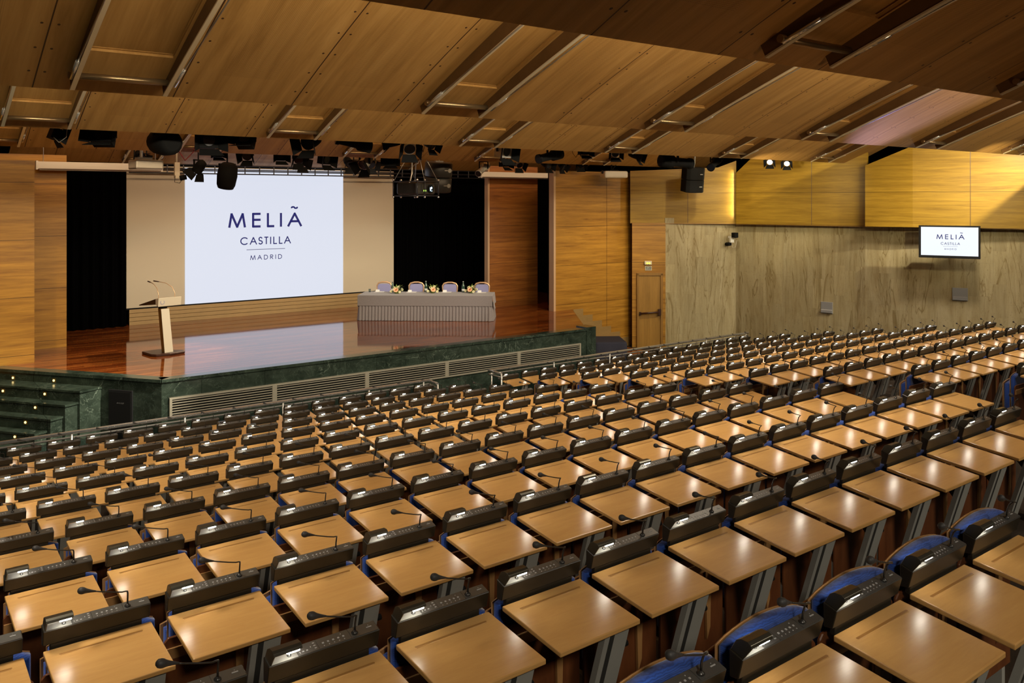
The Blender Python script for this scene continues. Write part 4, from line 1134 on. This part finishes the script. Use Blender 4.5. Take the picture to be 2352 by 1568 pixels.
def make_flowers(loc, rz, label, group, tall=1.0):
    t = thing('flower_arrangement', label, 'flowers', loc, rz, group)
    rnd = random.Random(5)
    m = MB(); m.lathe([(.05, 0), (.07, .02), (.06, .035)], 14); m.build('dish', [M['leaf']], t)
    m = MB()
    for i in range(34):
        a = rnd.uniform(0, 2 * PI); L = rnd.uniform(.12, .22); up = rnd.uniform(.1, .9) * tall; w = .018
        d = Vector((math.cos(a), math.sin(a), 0)); q = Vector((-d.y, d.x, 0)) * w; b = Vector((0, 0, .03)); mid = b + d * L * .5 + Vector((0, 0, L * up * .7)); tip = b + d * L + Vector((0, 0, L * up * .9))
        m.add([b, mid + q, tip, mid - q], [(0, 1, 2, 3)])
    tag(m.build('foliage', [M['leaf']], t))
    m = MB(); c = Vector((0, -.09, .10)); R = Matrix.Rotation(math.radians(65), 4, 'X')
    for i in range(16):
        a = 2 * PI * i / 16; p0 = Vector((.012 * math.cos(a), .012 * math.sin(a), 0)); p1 = Vector((.065 * math.cos(a), .065 * math.sin(a), .012)); q = Vector((-math.sin(a), math.cos(a), 0)) * .012
        m.add([R @ v + c for v in (p0 - q * .4, p1 - q, p1 * 1.08, p1 + q, p0 + q * .4)], [(0, 1, 2, 3, 4)])
    g = m.build('gerbera', [M['petal']], t)
    m = MB(); m.ball(c + Vector((0, -.008, .004)), .020, 8); m.build('flower_centre', [M['heart']], g)
    for k, (x, y, z) in enumerate([(-.13, -.05, .06), (.10, -.10, .05), (.05, .0, .17), (-.06, -.02, .15), (.14, .02, .10)]):
        m = MB()
        for i in range(6):
            a = 2 * PI * i / 6; m.ball((x + .022 * math.cos(a), y + .010 * math.sin(a) - .01, z + .022 * math.sin(a)), .016, 5)
        m.build('white_blossom', [M['ivory']], t)
    t.scale = (1.05, 1.05, 1.0)
    return t
fl0 = make_flowers((11.51, 20.43, TZ), tang, 'tall flower arrangement with peach gerbera before the first lilac chair', 'flower arrangements on the speakers table', 1.5)
dup(fl0, (12.334, 19.93, TZ), tang + .3, 'flower arrangement with peach gerbera on the middle of the table'); dup(fl0, (13.17, 19.31, TZ), tang - .25, 'flower arrangement with peach gerbera nearest the wooden wing wall')
def make_bottle(loc, label, group):
    t = thing('water_bottle', label, 'bottle', loc, 0, group)
    m = MB(); m.lathe([(.034, 0), (.036, .01), (.036, .12), (.030, .15), (.015, .20), (.013, .225)], 14); b = m.build('glass_body', [M['bottle']], t)
    m = MB(); m.lathe([(.0365, .02), (.0365, .075)], 14); m.build('paper_label', [M['label']], b)
    m = MB(); m.lathe([(.015, .225), (.015, .245)], 12); m.build('cap', [M['steel']], t)
    t.scale = (1.2, 1.2, 1.2)
    return t
b0 = make_bottle((11.60, 20.80, TZ), 'green water bottle half hidden behind the tall flowers', 'water bottles on the speakers table')
dup(b0, (12.365, 20.32, TZ), 0, 'green water bottle beside the middle flowers'); dup(b0, (13.122, 19.62, TZ), 0, 'green water bottle beside the flowers by the wing wall')
def make_card(loc, rz, label, group):
    t = thing('note_sheet', label, 'paper', loc, rz, group)
    m = MB(); m.box(-.13, .13, -.10, .10, 0, .004); m.build('sheet', [M['paper']], t)
    m = MB(); m.prism([(-.05, .004), (.0, .06), (.05, .004)], -.10, .0, 0, 'x'); m.build('name_card', [M['paper']], t)
    return t
c0 = None
for i, (x, y) in enumerate([(11.346, 21.08), (12.004, 20.47), (12.762, 19.89), (13.457, 19.24)]):
    lab = ['white papers before the first lilac chair', 'white papers before the second lilac chair', 'white papers before the third lilac chair', 'white papers before the last lilac chair'][i]
    if c0 is None: c0 = make_card((x, y, TZ), tang, lab, 'papers on the speakers table')
    else: dup(c0, (x, y, TZ), tang, lab)
def make_glass(loc, label, group):
    m = MB(); m.lathe([(.028, 0), (.032, .09), (.030, .09), (.026, .006)], 12)
    return tag(m.build('drinking_glass', [M['railglass']], loc=loc), label, 'glass', group)
for i, (x, y) in enumerate([(11.08, 21.14), (11.76, 20.66), (12.56, 20.18), (13.22, 19.62)]):
    make_glass((x, y, TZ), ['clear glass by the first papers', 'clear glass by the second papers', 'clear glass by the third papers', 'clear glass by the last papers'][i], 'glasses on the speakers table')

# draped table below the stage, black case
dx = (Vector((16.154, 16.617)) - Vector((15.518, 17.032))).normalized(); dr = math.atan2(dx.y, dx.x)
t = thing('draped_table', 'small table under a slate blue cloth at the foot of the stage', 'table', (15.40, 17.04, 0), dr)
m = MB(); W2, D2, HH = .80, .95, .84
top = [(0, 0), (W2, 0), (W2, -D2), (0, -D2)]
def rg(off, z, amp):
    pts = []
    for i in range(4):
        a, b = Vector(top[i]), Vector(top[(i + 1) % 4]); d = b - a; nn = Vector((-d.y, d.x)).normalized()
        for j in range(12):
            u = j / 12; q = a + d * u + nn * (off + amp * math.sin(u * PI * 4)); pts.append((q.x, q.y, z))
    return pts
A1, A2, A3 = rg(0, HH, 0), rg(.03, HH - .05, 0), rg(.09, .02, .025)
n = len(A1); m.add(A1, [tuple(range(n))])
for p_, q_ in ((A1, A2), (A2, A3)): m.add(p_ + q_, [(i, (i + 1) % n, n + (i + 1) % n, n + i) for i in range(n)], 0, True)
m.build('cloth', [M['darkcloth']], t)
for x in (.1, W2 - .1):
    for y in (-.1, -D2 + .1):
        m = MB(); m.cyl((x, y, 0), (x, y, HH - .03), .02, n=8); m.build('leg', [M['steel']], t)
# row end panels by the aisle at the bottom corner
# ------------------------------------------------------------------ lights
def area(name, loc, target, sx, sy, power, col, spread=PI):
    l = bpy.data.lights.new(name, 'AREA'); l.shape = 'RECTANGLE'; l.size = sx; l.size_y = sy; l.energy = power; l.color = col; l.spread = spread
    o = bpy.data.objects.new(name, l); COL.objects.link(o); o.location = loc
    o.rotation_euler = (Vector(target) - Vector(loc)).to_track_quat('-Z', 'Y').to_euler(); return o
def spot(name, loc, target, power, col, ang=60, blend=.6, r=.06):
    l = bpy.data.lights.new(name, 'SPOT'); l.energy = power; l.color = col; l.spot_size = math.radians(ang); l.spot_blend = blend; l.shadow_soft_size = r
    o = bpy.data.objects.new(name, l); COL.objects.link(o); o.location = loc
    o.rotation_euler = (Vector(target) - Vector(loc)).to_track_quat('-Z', 'Y').to_euler(); return o
WARM = (1, .87, .64); NEUT = (1, .88, .70)
CS = math.radians(110)
area('cove light', (11, 4.40, 6.25), (11, 9.0, 6.45), 20, .25, 330, WARM, CS)
area('cove light', (11, 9.10, 6.2), (11, 13.6, 6.4), 22, .25, 400, WARM, CS)
area('cove light', (9, 13.85, 6.25), (9, 18.4, 6.4), 24, .25, 250, (1, .72, .42), CS)
area('cove light', (10, 18.70, 6.2), (10, 23, 6.3), 16, .25, 160, (1, .66, .38), CS)
for x in (0, 7, 14, 20):
    for y, z, pw in ((-2.6, 6.6, 190), (4.35, 6.3, 90), (9.1, 6.5, 120)):
        area('desk fill', (x, y, z), (x, y + 1.6, 0), .7, .7, pw, NEUT, math.radians(125))  # added unseen lamps that brighten the desk rows
for x, tx in ((4, 4.5), (8, 7.5), (11, 11), (14.5, 14)):
    spot('stage spot', (x, 14.6, 5.9), (tx, 20.3, 1.3), 230, (1, .80, .56), 62, .8)
spot('wing spot', (1.2, 15.2, 5.6), (2.2, 19.1, 1.5), 430, (1, .78, .42), 60, 1)
spot('wing spot', (17.3, 15.6, 5.9), (17.7, 19, 1.5), 420, (1, .80, .42), 58, 1)
spot('lectern spot', (6.5, 14.6, 5.8), (4.9, 18.7, 1.9), 150, (1, .85, .6), 30, .5)
spot('lectern spot', (8.2, 19.9, 5.3), (4.4, 18.3, 1.3), 900, (1, .80, .52), 44, .6)
spot('screen wash', (8.2, 19.4, 5.3), (6.6, 23.3, 1.5), 190, (1, .88, .70), 100, 1)
spot('screen wash', (10.4, 19.6, 5.3), (12.2, 23.3, 1.5), 190, (1, .88, .70), 100, 1)
spot('wing spot', (14.4, 19.9, 3.6), (15.8, 20.8, 1.7), 16, (1, .60, .28), 60, 1)
spot('table spot', (10.5, 14.6, 5.9), (12.2, 19.6, 1.9), 420, (1, .90, .78), 34, .7)
spot('steps fill', (6.0, 12.6, 5.2), (2.2, 16.9, .5), 3600, (1, .90, .72), 42, .9)  # added unseen lamp that brightens the marble steps
for x in (5, 9, 13):
    spot('front spot', (x, 11.8, 5.6), (x + .3, 16, .6), 200, (1, .9, .7), 62, .9)
for (x, y, tx, ty, pw) in ((18.2, 14.9, 20.4, 17.0, 210), (19.3, 12.0, 21.8, 14.0, 720), (21.3, 8.1, 22.9, 10.9, 1000), (22.2, 5.2, 24.2, 7.6, 400)):
    spot('wall washer', (x, y, 6.2), (tx, ty, 2.9), pw, (1, .88, .60), 95, .9, .05)
spot('first band fill', (3.0, -2.8, 3.4), (7.0, 2.2, 6.4), 330, (1, .66, .38), 70, 1, .3)  # added unseen lamp behind the camera, lifts the first ceiling band
spot('upper wall fill', (16.8, 12.8, 5.0), (21.3, 15.2, 4.95), 330, (1, .86, .50), 62, .8)  # this and the next: added unseen lamps brightening the upper veneer
spot('upper wall fill', (18.2, 7.6, 5.0), (22.4, 11.0, 4.95), 330, (1, .86, .50), 62, .8)
area('gap light', (20.93, 16.68, 4.6), (20.4, 17.1, 4.6), .06, 1.4, 10, (1, .85, .5))
spot('blue spill', (15.2, 10.0, 3.7), (14.4, 7.0, 6.2), 1300, (.34, .34, 1), 48, .9)

w = bpy.data.worlds.new('World'); sc.world = w; w.use_nodes = True
w.node_tree.nodes['Background'].inputs[0].default_value = (.9, .75, .55, 1); w.node_tree.nodes['Background'].inputs[1].default_value = .0

# ------------------------------------------------------------------ camera
cam = bpy.data.cameras.new('Camera'); co = bpy.data.objects.new('Camera', cam); COL.objects.link(co)
co.location = (0, 0, ZC); co.rotation_euler = (PI / 2, 0, -math.radians(37.0))
cam.sensor_width = 36; cam.sensor_fit = 'HORIZONTAL'; cam.lens = 1987 / 2352 * 36
cam.shift_y = (457 - 784) / 2352; cam.clip_start = .05; cam.clip_end = 200
sc.camera = co
sc.view_settings.view_transform = 'Standard'; sc.view_settings.look = 'None'; sc.view_settings.exposure = 0; sc.view_settings.gamma = 1
sc.cycles.use_denoising = True; sc.cycles.max_bounces = 6; sc.cycles.diffuse_bounces = 3; sc.cycles.glossy_bounces = 3; sc.cycles.transparent_max_bounces = 6
sc.cycles.sample_clamp_indirect = 4; sc.cycles.caustics_reflective = False; sc.cycles.caustics_refractive = False
